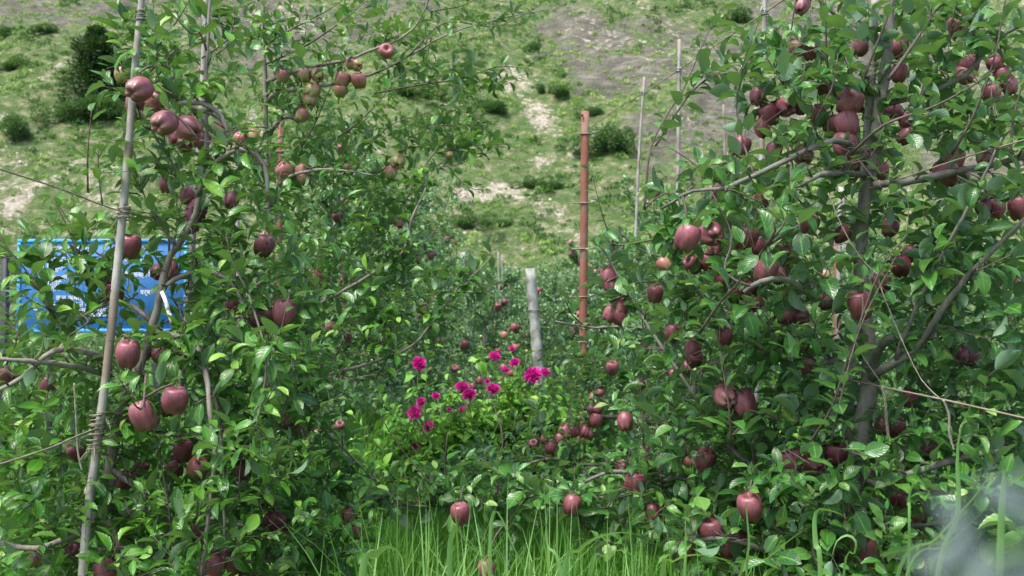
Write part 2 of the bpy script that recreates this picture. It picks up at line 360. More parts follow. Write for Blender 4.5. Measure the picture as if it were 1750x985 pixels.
# ---------------------------------------------------------------- terrain noise
def vnoise(x, y, seed=0):
    xi = np.floor(x).astype(np.int64); yi = np.floor(y).astype(np.int64); fx = x - xi; fy = y - yi
    fx = fx * fx * (3 - 2 * fx); fy = fy * fy * (3 - 2 * fy)
    def h(a, b):
        k = (a * 374761393 + b * 668265263 + seed * 974711) & 0xffffffff; k = ((k ^ (k >> 13)) * 1274126177) & 0xffffffff
        return ((k ^ (k >> 16)) & 0xffff) / 65535.
    return (h(xi, yi) * (1 - fx) + h(xi + 1, yi) * fx) * (1 - fy) + (h(xi, yi + 1) * (1 - fx) + h(xi + 1, yi + 1) * fx) * fy
def fbm(x, y, o=5, seed=0):
    v = 0; a = .5
    for i in range(o): v = v + a * vnoise(x * 2 ** i, y * 2 ** i, seed + i); a *= .5
    return v
def hill_h(x, y):
    x = np.asarray(x, float); y = np.asarray(y, float)
    t = np.maximum(y - 40, 0); h = np.where(t < 12, t * t / 24 * .72, (t - 6) * .72) - .3
    k = np.clip(t / 30, 0, 1)
    gul = np.exp(-((x - 1.5 - (y - 80) * .02) / 5.) ** 2) * 2.2 * k          # scree gully below the centre
    rib = (fbm(x * .06, y * .04, 3, 5) - .45) * 7 * k
    return h + rib - gul + (fbm(x * .3, y * .3, 4, 9) - .45) * 1.7 * np.clip(t / 8, 0, 1) + (fbm(x * 1.3, y * 1.3, 2, 19) - .4) * .35 * np.clip(t / 8, 0, 1)

# ---------------------------------------------------------------- ground and hillside
def ground_h(x, y):
    return (fbm(np.asarray(x) * .5, np.asarray(y) * .5, 3, 3) - .45) * .16
def grid(name, xs, ys, hf, mat, attrs=None):
    X, Y = np.meshgrid(xs, ys); Z = hf(X, Y); V = np.stack([X, Y, Z], -1).reshape(-1, 3); nx, ny = len(xs), len(ys)
    i = np.arange(ny - 1)[:, None] * nx; j = np.arange(nx - 1)[None]
    Q = np.stack([i + j, i + j + 1, i + nx + j + 1, i + nx + j], -1).reshape(-1, 4)
    me = mesh_from(name, V, [Q], mat)
    for k, f in (attrs or {}).items():
        a = me.attributes.new(k, 'FLOAT', 'POINT'); a.data.foreach_set('value', f(V).astype(np.float32))
    return me
m, n, p, out = newmat('orchard soil'); M['soil'] = m
tc = n.nodes.new('ShaderNodeTexCoord'); a = N(n, 'ShaderNodeTexNoise', i_Scale=1.3, i_Detail=8.0); L(n, tc.outputs['Object'], a.inputs['Vector'])
L(n, ramp(n, a.outputs['Fac'], [(.35, (.05, .10, .025)), (.55, (.07, .11, .035)), (.7, (.11, .09, .06))]), p.inputs['Base Color']); p.inputs['Roughness'].default_value = .95
xs = np.concatenate([np.linspace(-260, -14, 24)[:-1], np.linspace(-14, 14, 113), np.linspace(14, 260, 24)[1:]])
ys = np.concatenate([np.linspace(-200, -2, 20)[:-1], np.linspace(-2, 44, 150), np.linspace(44, 300, 20)[1:]])
tag(link('ground', grid('ground', xs, ys, ground_h, M['soil'])), 'soil and short weeds under the apple trees', kind='structure')

def hill_at(px, py):
    for Y in np.arange(44, 200, .4):
        q = at(px, py, Y)
        if q[2] <= hill_h(q[0], q[1]): return q
    return at(px, py, 100)
# patches of the hillside (where bare rock and scree lie): centre seen from the orchard, half sizes, slant
ROCK = [(150, 15, 260, 34, -.1), (470, 75, 190, 70, 0), (420, 30, 200, 50, 0), (1060, 95, 170, 100, .15), (1150, 240, 110, 65, .1), (1000, 40, 170, 60, 0), (1240, 170, 150, 190, 0), (1650, 300, 110, 60, 0), (1500, 120, 260, 120, 0), (1180, 290, 80, 40, 0), (640, 40, 120, 70, 0), (1400, 40, 250, 80, 0)]
SCREE = [(880, 140, 75, 34, .1), (925, 205, 55, 50, .6), (930, 270, 45, 45, .2), (860, 330, 70, 25, .2), (130, 95, 110, 13, -.75), (50, 165, 60, 14, -.65), (200, 190, 80, 14, -.6), (90, 305, 140, 12, -.6), (25, 355, 45, 24, -.4), (290, 120, 70, 20, -.7), (690, 150, 60, 14, -.3), (980, 260, 30, 45, .2), (800, 330, 90, 30, .0), (20, 110, 40, 12, -.5)]
def patches(V, L_, seed):
    X, Y = to_px(V); n1 = (fbm(V[:, 0] * .35, V[:, 1] * .35, 4, seed) - .47) * 1.6; v = np.zeros(len(V))
    for cx, cy, a_, b_, s_ in L_:
        dx = X - cx; dy = Y - cy - s_ * dx + (n1 * 18); d = np.sqrt((dx / a_) ** 2 + (dy / b_) ** 2)
        v = np.maximum(v, np.clip((1.0 - d) * .9 + n1 * .85 + (.12 if L_ is ROCK else 0), 0, .82))
    return v
rockf = lambda V: np.clip(patches(V, ROCK, 40) * 1.0 + .0, 0, 1)
def screef(V):
    g2 = (fbm(V[:, 0] * .5 + V[:, 1] * .25, V[:, 1] * .12, 4, 70) - .56) * 6
    return np.clip(np.maximum(patches(V, SCREE, 50), np.clip(g2, 0, .4)), 0, 1) * .9
m, n, p, out = newmat('hillside'); M['hill'] = m
tc = n.nodes.new('ShaderNodeTexCoord'); O = tc.outputs['Object']
def noise(scale, det=6.0, vec=None, rough=.6):
    q = N(n, 'ShaderNodeTexNoise', i_Scale=scale, i_Detail=det, i_Roughness=rough); L(n, vec or O, q.inputs['Vector']); return q.outputs['Fac']
g1 = ramp(n, noise(1.3, 10, None, .72), [(.32, (.045, .085, .022)), (.46, (.08, .13, .038)), (.55, (.145, .17, .075)), (.62, (.27, .25, .15)), (.68, (.44, .39, .29))])
g2 = ramp(n, noise(4.), [(.4, (0, 0, 0)), (.65, (1, 1, 1))])
grassc = mix(n, math_(n, 'MULTIPLY', g2, .35), g1, (.06, .11, .025))
mp = N(n, 'ShaderNodeMapping'); mp.inputs['Rotation'].default_value = (R(28), R(-24), R(12)); mp.inputs['Scale'].default_value = (.6, .6, 2.0); L(n, O, mp.inputs[0])
strata = noise(1.4, 9, mp.outputs[0], .7)
rockc = ramp(n, strata, [(.32, (.06, .058, .045)), (.45, (.13, .122, .095)), (.58, (.21, .195, .155)), (.75, (.33, .30, .24))])
vo = N(n, 'ShaderNodeTexVoronoi', i_Scale=5.5); L(n, O, vo.inputs['Vector'])
vob = n.nodes.new('ShaderNodeRGBToBW'); L(n, vo.outputs['Color'], vob.inputs[0])
screec = mix(n, .45, ramp(n, noise(7., 8), [(.3, (.24, .205, .155)), (.55, (.42, .37, .29)), (.75, (.58, .53, .44))]), vob.outputs[0], 'SOFT_LIGHT')
ar = N(n, 'ShaderNodeAttribute', attribute_name='rock'); as_ = N(n, 'ShaderNodeAttribute', attribute_name='scree')
def sharpen(v, seedscale, lo, hi):
    return ramp(n, math_(n, 'ADD', v, math_(n, 'MULTIPLY', math_(n, 'SUBTRACT', noise(seedscale, 10, None, .75), .5), 3.2)), [(lo, (0, 0, 0)), (hi, (1, 1, 1))])
rockc = mix(n, ramp(n, noise(.45, 8, None, .7), [(.4, (0, 0, 0)), (.62, (1, 1, 1))]), rockc, (.085, .078, .062))
c = mix(n, sharpen(ar.outputs['Fac'], 1.1, .36, .66), grassc, rockc)
c = mix(n, sharpen(as_.outputs['Fac'], 1.6, .40, .68), c, screec)
L(n, c, p.inputs['Base Color']); p.inputs['Roughness'].default_value = .95; p.inputs['Specular IOR Level'].default_value = .2
bu = N(n, 'ShaderNodeBump', i_Strength=.9, i_Distance=.35); L(n, math_(n, 'ADD', strata, noise(5., 8)), bu.inputs['Height']); L(n, bu.outputs[0], p.inputs['Normal'])
xs = np.concatenate([np.linspace(-220, -60, 40)[:-1], np.linspace(-60, 60, 300), np.linspace(60, 220, 40)[1:]])
ys = np.concatenate([np.linspace(40, 115, 260), np.linspace(115, 260, 50)[1:]])
tag(link('hillside', grid('hillside', xs, ys, hill_h, M['hill'], {'rock': rockf, 'scree': screef})), 'steep grassy hillside with grey rock and pale scree', kind='structure')

# low scrub and grass tufts over the hillside: small domes of upright blades
nT = 50000
X = rng.uniform(-62, 62, nT); Y = 44 + rng.uniform(0, 1, nT) ** 1.1 * 62
keep = np.abs(X) < Y * .58 + 3; X, Y = X[keep], Y[keep]
V = np.stack([X, Y, hill_h(X, Y)], -1); rk, se = rockf(V), screef(V)
clump = fbm(X * .5 + Y * .2, Y * .45 - X * .2, 4, 90); dark = fbm(X * .3, Y * .3, 4, 97)
prob = (1 - .45 * np.clip(rk * 1.2, 0, 1)) * (1 - .72 * np.clip(se * 1.3, 0, 1)) * np.clip((clump - .34) * 5, .16, 1)
k = rng.uniform(0, 1, len(X)) < prob; V = V[k]; dark = dark[k]; rk = rk[k]
isd = (dark > .54) & (rk < .5)
g = Geo(); nb = 20; P = np.repeat(V, nb, 0); R0 = np.clip(rng.gamma(2.4, .10, len(V)), .10, .65) * (1 - .25 * rk) * np.where(isd, 1.35, 1.); big = np.repeat(R0, nb)
az = rng.uniform(0, 6.28, len(P)); rr = np.sqrt(rng.uniform(0, 1, len(P))); dm = np.sqrt(1 - rr * rr * .9)
out = np.stack([np.cos(az) * rr, np.sin(az) * rr, dm * .8], -1)
base = P + out * (big * .62)[:, None] - (0, 0, .04)
D = norm(out + (0, 0, .5) + rng.normal(0, .25, out.shape))
tint = np.repeat(np.clip(rng.normal(.52, .2, len(V)) + (fbm(V[:, 0] * .2, V[:, 1] * .2, 4, 33) - .45) * 1.6 + .22 * rk - .5 * isd, 0, 1), nb)
g.leaves(base, D, norm(out + (0, -.3, .1)), np.minimum(big, .4) * rng.uniform(.35, .8, len(P)), np.minimum(big, .4) * rng.uniform(.14, .3, len(P)), .6, .3, np.clip(tint + rng.normal(0, .12, len(P)), 0, 1), 0, rows=np.array([0, .5, 1.]), wid=np.array([.35, 1., .1]))
tag(link('hill_scrub', g.build('hill_scrub', M['scrub'])), 'low scrub and grass tufts covering the hillside', kind='stuff')
# loose stones on the scree
nS = 22000; X = rng.uniform(-45, 45, nS); Y = 46 + rng.uniform(0, 58, nS); V = np.stack([X, Y, hill_h(X, Y)], -1); se = screef(V)
k = rng.uniform(0, 1, nS) < se * .55; V = V[k]; s_ = np.clip(rng.gamma(1.3, .055, len(V)), .03, .4)[:, None, None]
cube = np.array([(-1, -1, -.6), (1, -1, -.6), (1, 1, -.6), (-1, 1, -.6), (-.6, -.7, .6), (.7, -.6, .6), (.6, .7, .6), (-.7, .6, .6)]) * .5
VV = V[:, None] + (cube[None] * rng.uniform(.6, 1.3, (len(V), 1, 3)) + rng.normal(0, .1, (len(V), 8, 3))) * s_
fq = np.array([(0, 3, 2, 1), (4, 5, 6, 7), (0, 1, 5, 4), (1, 2, 6, 5), (2, 3, 7, 6), (3, 0, 4, 7)])
M['stone'] = bark_mat('scree stone', (.30, .27, .22), (.58, .53, .45), .8)
tag(link('scree_stones', mesh_from('scree_stones', VV.reshape(-1, 3), [(fq[None] + (np.arange(len(V)) * 8)[:, None, None]).reshape(-1, 4)], M['stone'], smooth=False)), 'loose pale stones lying on the scree', kind='stuff')

def bush_mesh(seed, kind='bush', nl=5200):
    r0 = np.random.default_rng(seed); g = Geo()
    if kind == 'bush':
        c = r0.normal(0, .3, (9, 3)) * (1.1, 1.1, .5) + (0, 0, .3); rad = r0.uniform(.16, .36, 9)
    else:
        c = np.array([(r0.normal(0, .13) * (1 - h * .6), r0.normal(0, .13), h) for h in np.linspace(.12, .97, 24)]); rad = .32 * (1 - np.linspace(0, 1, 24)) ** .8 + .05
    i = r0.integers(0, len(c), nl); d = norm(r0.normal(0, 1, (nl, 3))); P = c[i] + d * (rad[i] * r0.uniform(.6, 1.08, nl))[:, None]
    P[:, 2] = np.maximum(P[:, 2], 0)
    D = norm(d + (0, 0, .4) + r0.normal(0, .4, (nl, 3)))
    sz = (.07 if kind == 'bush' else .06) * r0.uniform(.5, 1.2, nl)
    g.leaves(P, D, norm(UP + r0.normal(0, .5, (nl, 3))), sz, sz * (.6 if kind == 'bush' else .45), .5, .2, r0.beta(2, 2, nl), 0, rows=np.array([0, .5, 1.]), wid=np.array([.3, 1, .1]))
    t = Geo(); t.tube([(0, 0, -.25), (.02, 0, .2), (0, .02, .5)], [.035, .025, .012], 6)
    for a in range(4):
        q = c[a * 2]; t.tube([(0, 0, .05), q * .5, q], [.02, .014, .006], 4)
    return g.build(kind, M['bush'] if kind == 'bush' else M['cypress']), t.build('stem', M['twig'])
BM = [bush_mesh(s) for s in range(4)]; CY = bush_mesh(9, 'tree', 11000)
hs = [ # px, py of its foot, width px, height px, label
 (165, 205, 100, 55, 'broad dark green shrub at the foot of the dark hillside tree'),
 (120, 212, 62, 45, 'brighter green shrub left of the dark hillside tree foot'),
 (30, 240, 70, 52, 'round dark shrub near the left edge below the scree band'),
 (25, 120, 60, 26, 'flat dark shrub high on the left edge of the hillside'),
 (78, 58, 46, 22, 'small dark shrub on the slope above the upper scree band'),
 (10, 65, 34, 28, 'dark shrub cut by the left edge near the rocky crest'),
 (230, 215, 60, 38, 'grey green shrub right of the dark hillside tree foot'),
 (803, 390, 78, 30, 'wide low shrub above the far orchard trees in mid slope'),
 (912, 90, 26, 24, 'small round shrub above the pale scree fan'),
 (848, 195, 64, 34, 'shrub on the left edge of the pale scree fan'),
 (958, 168, 56, 26, 'shrub on the right edge of the pale scree fan'),
 (908, 322, 56, 24, 'shrub low in the stony gully below the scree fan'),
 (1040, 262, 92, 62, 'large dark shrub just behind the top of the red iron pole'),
 (1018, 200, 46, 24, 'small dark shrub above the top of the red iron pole'),
 (925, 160, 26, 20, 'little shrub standing alone on the scree fan'),
 (700, 165, 70, 30, 'shrub seen through the high left twigs on the slope'),
 (1262, 40, 46, 36, 'dark shrub against grey rock near the upper right twigs'),
 (760, 215, 60, 24, 'low shrub on the grassy slope left of the scree')]
for i, (px, py, w_, h_, lab) in enumerate(hs):
    q = hill_at(px, py); sx = w_ * q[1] / FX / 1.45; sz = h_ * q[1] / FX / .95
    e_ = empty('hill_shrub', q, lab, 'shrub', 'shrubs scattered over the hillside')
    e_.rotation_euler.z = 0; e_.scale = (sx, sx, sz)
    link('crown', BM[i % 4][0], e_); link('stem', BM[i % 4][1], e_)
q = hill_at(172, 175); e_ = empty('hill_tree', q, 'dark almost black evergreen tree standing alone on the left slope', 'tree'); e_.scale = (110 * q[1] / FX / .8, 110 * q[1] / FX / .8, 125 * q[1] / FX)
link('crown', CY[0], e_); link('trunk', CY[1], e_)

# ---------------------------------------------------------------- orchard trees behind the first ones
def orchard_tree(seed, nl, leaf, mat, H=2.75, rad=.95):
    r0 = np.random.default_rng(seed); g = Geo(); t = Geo()
    lead = np.array([(r0.normal(0, .03) * (i > 0), r0.normal(0, .03) * (i > 0), z) for i, z in enumerate(np.linspace(-.1, H, 9))])
    LP, LR = resample(lead, np.linspace(.036, .006, 9), .1); t.tube(LP, LR, 8, jit=.06)
    P_ = []; D_ = []
    nlat = 26
    for i in range(nlat):
        h = .35 + (H - .45) * (i + r0.uniform(0, 1)) / nlat; az = i * 2.4 + r0.uniform(-.4, .4); L_ = rad * (1.08 - .55 * h / H) * r0.uniform(.65, 1.2)
        o = np.array([np.interp(h, LP[:, 2], LP[:, k]) for k in range(3)]); d = np.array((math.cos(az), math.sin(az), 0))
        rise = r0.uniform(-.15, .55); pts = [o, o + d * L_ * .35 + UP * .12, o + d * L_ * .7 + UP * (.12 + rise * .3), o + d * L_ + UP * (rise * L_)]
        c, rr = resample(pts, [.012, .009, .006, .003], .08); g.tube(c, rr, 4, m=0)
        for j in range(6):
            a = c[int(len(c) * r0.uniform(.2, .98))]; dd = norm(d * .5 + r0.normal(0, .6, 3) + UP * .55)
            e = a + dd * r0.uniform(.15, .45); tw = np.array([a, (a + e) / 2 + UP * .03, e]); g.tube(tw, [.0035, .003, .0015], 4, m=0)
            s = np.linspace(0, 1, 26)[:, None]; P_.append(a + (e - a) * s); D_.append(np.repeat(dd[None], 26, 0))
        s = r0.uniform(.12, 1, 26); P_.append(np.stack([np.interp(s * (len(c) - 1), np.arange(len(c)), c[:, k]) for k in range(3)], -1)); D_.append(np.repeat(d[None], 26, 0))
    P_ = np.concatenate(P_); D_ = np.concatenate(D_); i = r0.integers(0, len(P_), nl); n_ = nl
    D = norm(norm(r0.normal(0, 1, (n_, 3))) * .9 + D_[i] * .5 + UP * .1)
    Ln = leaf * r0.uniform(.65, 1.2, n_)
    g.leaves(P_[i] + r0.normal(0, .025, (n_, 3)), D, norm(UP + r0.normal(0, .55, (n_, 3))), Ln, Ln * .52, r0.uniform(.2, 1.2, n_), .35, np.clip(r0.beta(2, 2.4, n_), 0, 1), 1, rows=np.array([0, .2, .55, 1.]), wid=np.array([.1, .5, 1, .08]))
    return t.build('trunk', M['bark']), g.build('crown', [M['twig'], mat]), P_
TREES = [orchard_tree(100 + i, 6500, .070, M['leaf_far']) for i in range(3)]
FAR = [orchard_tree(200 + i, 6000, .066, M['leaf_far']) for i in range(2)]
ordinal = ['first', 'second', 'third', 'fourth', 'fifth', 'sixth', 'seventh', 'eighth', 'ninth', 'tenth', 'eleventh', 'twelfth']
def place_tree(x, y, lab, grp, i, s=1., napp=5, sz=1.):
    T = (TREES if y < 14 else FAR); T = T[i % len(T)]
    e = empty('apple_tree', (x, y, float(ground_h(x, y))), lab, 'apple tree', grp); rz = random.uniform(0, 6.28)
    for nm, me in (('trunk', T[0]), ('crown', T[1])):
        o = link(nm, me, e); o.rotation_euler.z = rz; o.scale = (s, s, s * sz)
    Rz = np.array(Matrix.Rotation(rz, 3, 'Z')); c = T[2] @ Rz.T * (s, s, s * sz) + np.array((x, y, 0))
    side = (c[:, 0] * (-1 if x > 0 else 1) + (-c[:, 1]) * 1.0); near = np.argsort(-side)[:len(c) // 4]
    for k in range(napp):
        q = c[random.choice(near)] + np.array((0, -.05, -.05)); put_apple_at(e, q, .078, random.choice(['apple', 'apple', 'blush']), parts=False)
    return e
ROWTREES = {}
for i, (x, y, s) in enumerate([(-1.35, 7.6, 1.0), (-1.25, 9.9, .98), (-1.3, 12.4, .95), (-1.2, 15.2, .95), (-1.3, 18.2, .92), (-1.2, 21.5, .95), (-1.25, 25.2, .92), (-1.3, 29.5, .95)]):
    ROWTREES[('L', i)] = place_tree(x, y, f'leafy apple tree {"just" if i == 0 else ordinal[i] + " in line"} behind the pair left of the grassy aisle', 'apple trees in the row left of the aisle', i, s, 11 if i < 4 else 5)
for i, (x, y, s) in enumerate([(1.45, 7.9, .92), (1.35, 10.3, .9), (1.2, 12.8, .92), (1.25, 15.5, .9), (1.2, 18.4, .9), (1.2, 21.8, .92), (1.25, 25.4, .95), (1.3, 29.6, .95)]):
    ROWTREES[('R', i)] = place_tree(x, y, f'leafy apple tree {"just" if i == 0 else ordinal[i] + " in line"} behind the pair right of the grassy aisle', 'apple trees in the row right of the aisle', i + 1, s, 12 if i < 4 else 5, .93)
for i, (x, y, s) in enumerate([(-.35, 11.8, .74), (.55, 13.0, .74), (-.9, 9.3, .62), (.25, 9.9, .60), (-.3, 14.6, .8), (.45, 16.6, .8), (-.1, 19, .85), (.3, 22.4, .85), (-.2, 26, .9), (.2, 30, .9)]):
    place_tree(x, y, f'low apple tree {ordinal[i]} in line behind the magenta dahlias', 'low apple trees closing the aisle behind the dahlias', i, s, 14)
for i, (x, y, s) in enumerate([(-3.5, 10.8, .9), (-3.9, 13.2, .9), (-4.4, 16.4, .93), (-4.3, 20, .95), (-4.5, 24, .95), (-4.4, 28.5, .95)]):
    place_tree(x, y, f'apple tree {ordinal[i]} from the blue signboard in the row behind it', 'apple trees of the row behind the signboard', i, s, 5, .88)
for i, (x, y, s) in enumerate([(4.0, 6.6, .95), (3.9, 9.2, .95), (4.2, 12.2, .9), (4.1, 15.5, .95), (4.3, 19.2, .95), (4.2, 23.5, .95), (4.3, 28, .95)]):
    place_tree(x, y, f'apple tree {ordinal[i]} in line in the row beyond the big mottled trunk', 'apple trees in the row beyond the mottled trunk', i + 2, s, 6, .88)
for i, (x, y) in enumerate([(-7.4, 18.5), (-7.6, 23), (-7.9, 27.5), (-11, 26), (-10.8, 21.5)]):
    place_tree(x, y, f'{["small", "middling", "tall", "wide", "sparse"][i]} distant apple tree at the far left below the slope', 'distant apple trees far left', i, .9 + .03 * i, 2, .95)
for i, (x, y) in enumerate([(7.4, 13), (7.5, 17.5), (7.6, 22), (11, 22), (10.8, 28), (14.5, 31)]):
    place_tree(x, y, f'{["nearest", "second", "third", "fourth", "fifth", "last"][i]} of the distant apple trees at the far right', 'distant apple trees far right', i, .95, 2, .95)
for i, (x, y) in enumerate([(.2, 33), (-2.6, 34), (2.9, 34.5), (-6, 33), (6, 33.5), (0, 38), (-3.6, 38.5), (3.6, 39), (-9.5, 33), (9.6, 34), (-13, 34), (-16.5, 35), (13, 36.5), (-7.5, 39), (7.6, 39.5)]):
    place_tree(x, y, 'small distant apple tree in the last line under the hillside', 'apple trees in the last line under the hillside', i, .95, 0)

# ---------------------------------------------------------------- the traced trees in front
def w3(pts, Y=None):
    return np.array([at(q[0], q[1], q[2] if len(q) > 2 else Y) for q in pts])
def traced_tree(name, label, group, base, trunk, limbs, blobs, apples, leafmat, barkmat, leaf=.078, Y=3.2, twigs=(), lw=.52):
    """trunk: (points, radii); limbs: [(points, r0, r1)]; twigs: leafy shoots [(points, r0)]; blobs: (cx, cy, rx, ry, Ymin, Ymax, count)"""
    e = empty('apple_tree', base, label, 'apple tree', group)
    NP, ND, NR = [], [], []
    def reg(c, r):
        NP.append(c); ND.append(norm(np.gradient(c, axis=0))); NR.append(r)
    tp = w3(trunk[0], Y); c, r = resample(tp, trunk[1], .05); c = c + rng.normal(0, .0015, c.shape)
    g = Geo(); g.tube(c, r * (1 + .07 * rng.normal(0, 1, len(r))), 14, jit=.05)
    link('trunk', g.build('trunk', barkmat, base), e, (0, 0, 0)); reg(c, r)
    crown = Geo(); crown.prune = True
    for pts, r0, r1 in limbs:
        c, r = resample(w3(pts, Y), np.linspace(r0, r1, len(pts)), .035); g = Geo(); g.tube(c + rng.normal(0, .0012, c.shape), r * (1 + .08 * rng.normal(0, 1, len(r))), 8, jit=.06)
        link('branch', g.build('branch', barkmat, base), e); reg(c, r)
        for s in np.arange(.1, .98, .09 / max(.2, len(c) * .035)):      # leaf rosettes on short spurs
            k = int(s * (len(c) - 1)); rd = norm(rng.normal(0, 1, 3) + UP * .6); q = np.array([c[k], c[k] + rd * .025, c[k] + rd * .045])
            crown.tube(q, [.0035, .003, .0025], 4, m=0); shoot_leaves(crown, q, leaf * .95, .010, young=.15, width=lw)
    for pts, r0 in twigs:
        c, r = resample(w3(pts, Y), np.linspace(r0, .0015, len(pts)), .03); crown.tube(c, r, 5, m=0, jit=.05); shoot_leaves(crown, c, leaf, .027, young=.3, start=.08, width=lw); reg(c, r)
    T = []
    for cx, cy, rx, ry, y0, y1, cnt in blobs:
        if leafmat is M['leaf_right'] and Y < 4 and cy < 620: cnt = int(cnt * .82)
        a = rng.uniform(0, 6.28, cnt); q = np.sqrt(rng.uniform(0, 1, cnt)); yy = rng.uniform(y0, y1, cnt)
        T += [at(cx + rx * q_ * math.cos(a_), cy + ry * q_ * math.sin(a_), y_) for a_, q_, y_ in zip(a, q, yy)]
    T = np.array(T); A = np.concatenate(NP); B = np.concatenate(ND); Rr = np.concatenate(NR)
    order = np.argsort([np.min(np.sum((A - t) ** 2, 1)) for t in T])
    for i in order:
        t = T[i]; v = t - A; d = np.linalg.norm(v, axis=1)
        cost = d - .12 * (v[:, 2] / np.maximum(d, .01)) + .05 * (Rr > .012)
        k = int(np.argmin(cost)); o, dr, L_ = A[k], B[k], d[k]
        if L_ < .03: continue
        L_full = L_
        mid = o + dr * L_ * .25 + (t - o) * .3 + UP * .03 * L_; mid2 = o + (t - o) * .68 + UP * .06 * L_ + rng.normal(0, .02, 3)
        r0 = min(Rr[k] * .75, .0035 + .004 * L_)
        end = t + norm(t - mid2) * .06
        c, r = resample([o, mid, mid2, end], [r0, r0 * .85, r0 * .6, .0014], .03)
        crown.tube(c, r, 5, m=0)
        s0 = max(.05, 1 - .30 / L_full)
        shoot_leaves(crown, c, leaf * rng.uniform(.8, 1.15), .0185, start=s0, young=float(rng.uniform(0, .7)), width=lw)
        A = np.vstack([A, c[::2]]); B = np.vstack([B, norm(np.gradient(c, axis=0))[::2]]); Rr = np.concatenate([Rr, r[::2]])
    for a in apples:
        kw = a[3] if len(a) > 3 else {}; ya, sz = depth_of(a[0], a[2], kw.get('Y'), Y); q = at(a[0], a[1], ya) + UP * sz * .5
        d = np.linalg.norm(A - q, axis=1) + .3 * np.maximum(0, q[2] - A[:, 2]); k = int(np.argmin(d)); o = A[k]; L_ = np.linalg.norm(o - q)
        if .02 < L_ < .5:
            c, r = resample([o, o * .5 + q * .5 + UP * .12 * L_, q + UP * .012], [.0042, .0034, .0026], .02); crown.tube(c, r, 5, m=0)
            shoot_leaves(crown, c[-max(2, min(len(c), 4)):], leaf * .9, .012, young=.1, width=lw)
    link('crown', crown.build('crown', [M['twig'], leafmat], base), e)
    for a in apples:
        px, py, d = a[:3]; kw = a[3] if len(a) > 3 else {}
        ya, sz = depth_of(px, d, kw.get('Y'), Y)
        put_apple(e, px, py, sz, ya, kw.get('k', 'apple'), tilt=kw.get('t'))
    return e
def AP(s, **kw):
    v = [float(q) for q in s.replace('\n', ' ').split()]
    return [(v[i], v[i + 1], v[i + 2], dict(kw)) for i in range(0, len(v), 3)]
CAMT = lambda a=0: (70, a)       # blossom end turned to the camera

SPECS = []
def queue(*a, **k): SPECS.append((a, k))
def depth_of(px, dpx, Y, base):
    if Y is not None: return Y, dpx * Y / FX
    sz = .072; y = FX * sz / dpx; y = min(max(y, base - .42), base + .35)
    return y, max(dpx * y / FX, .056)
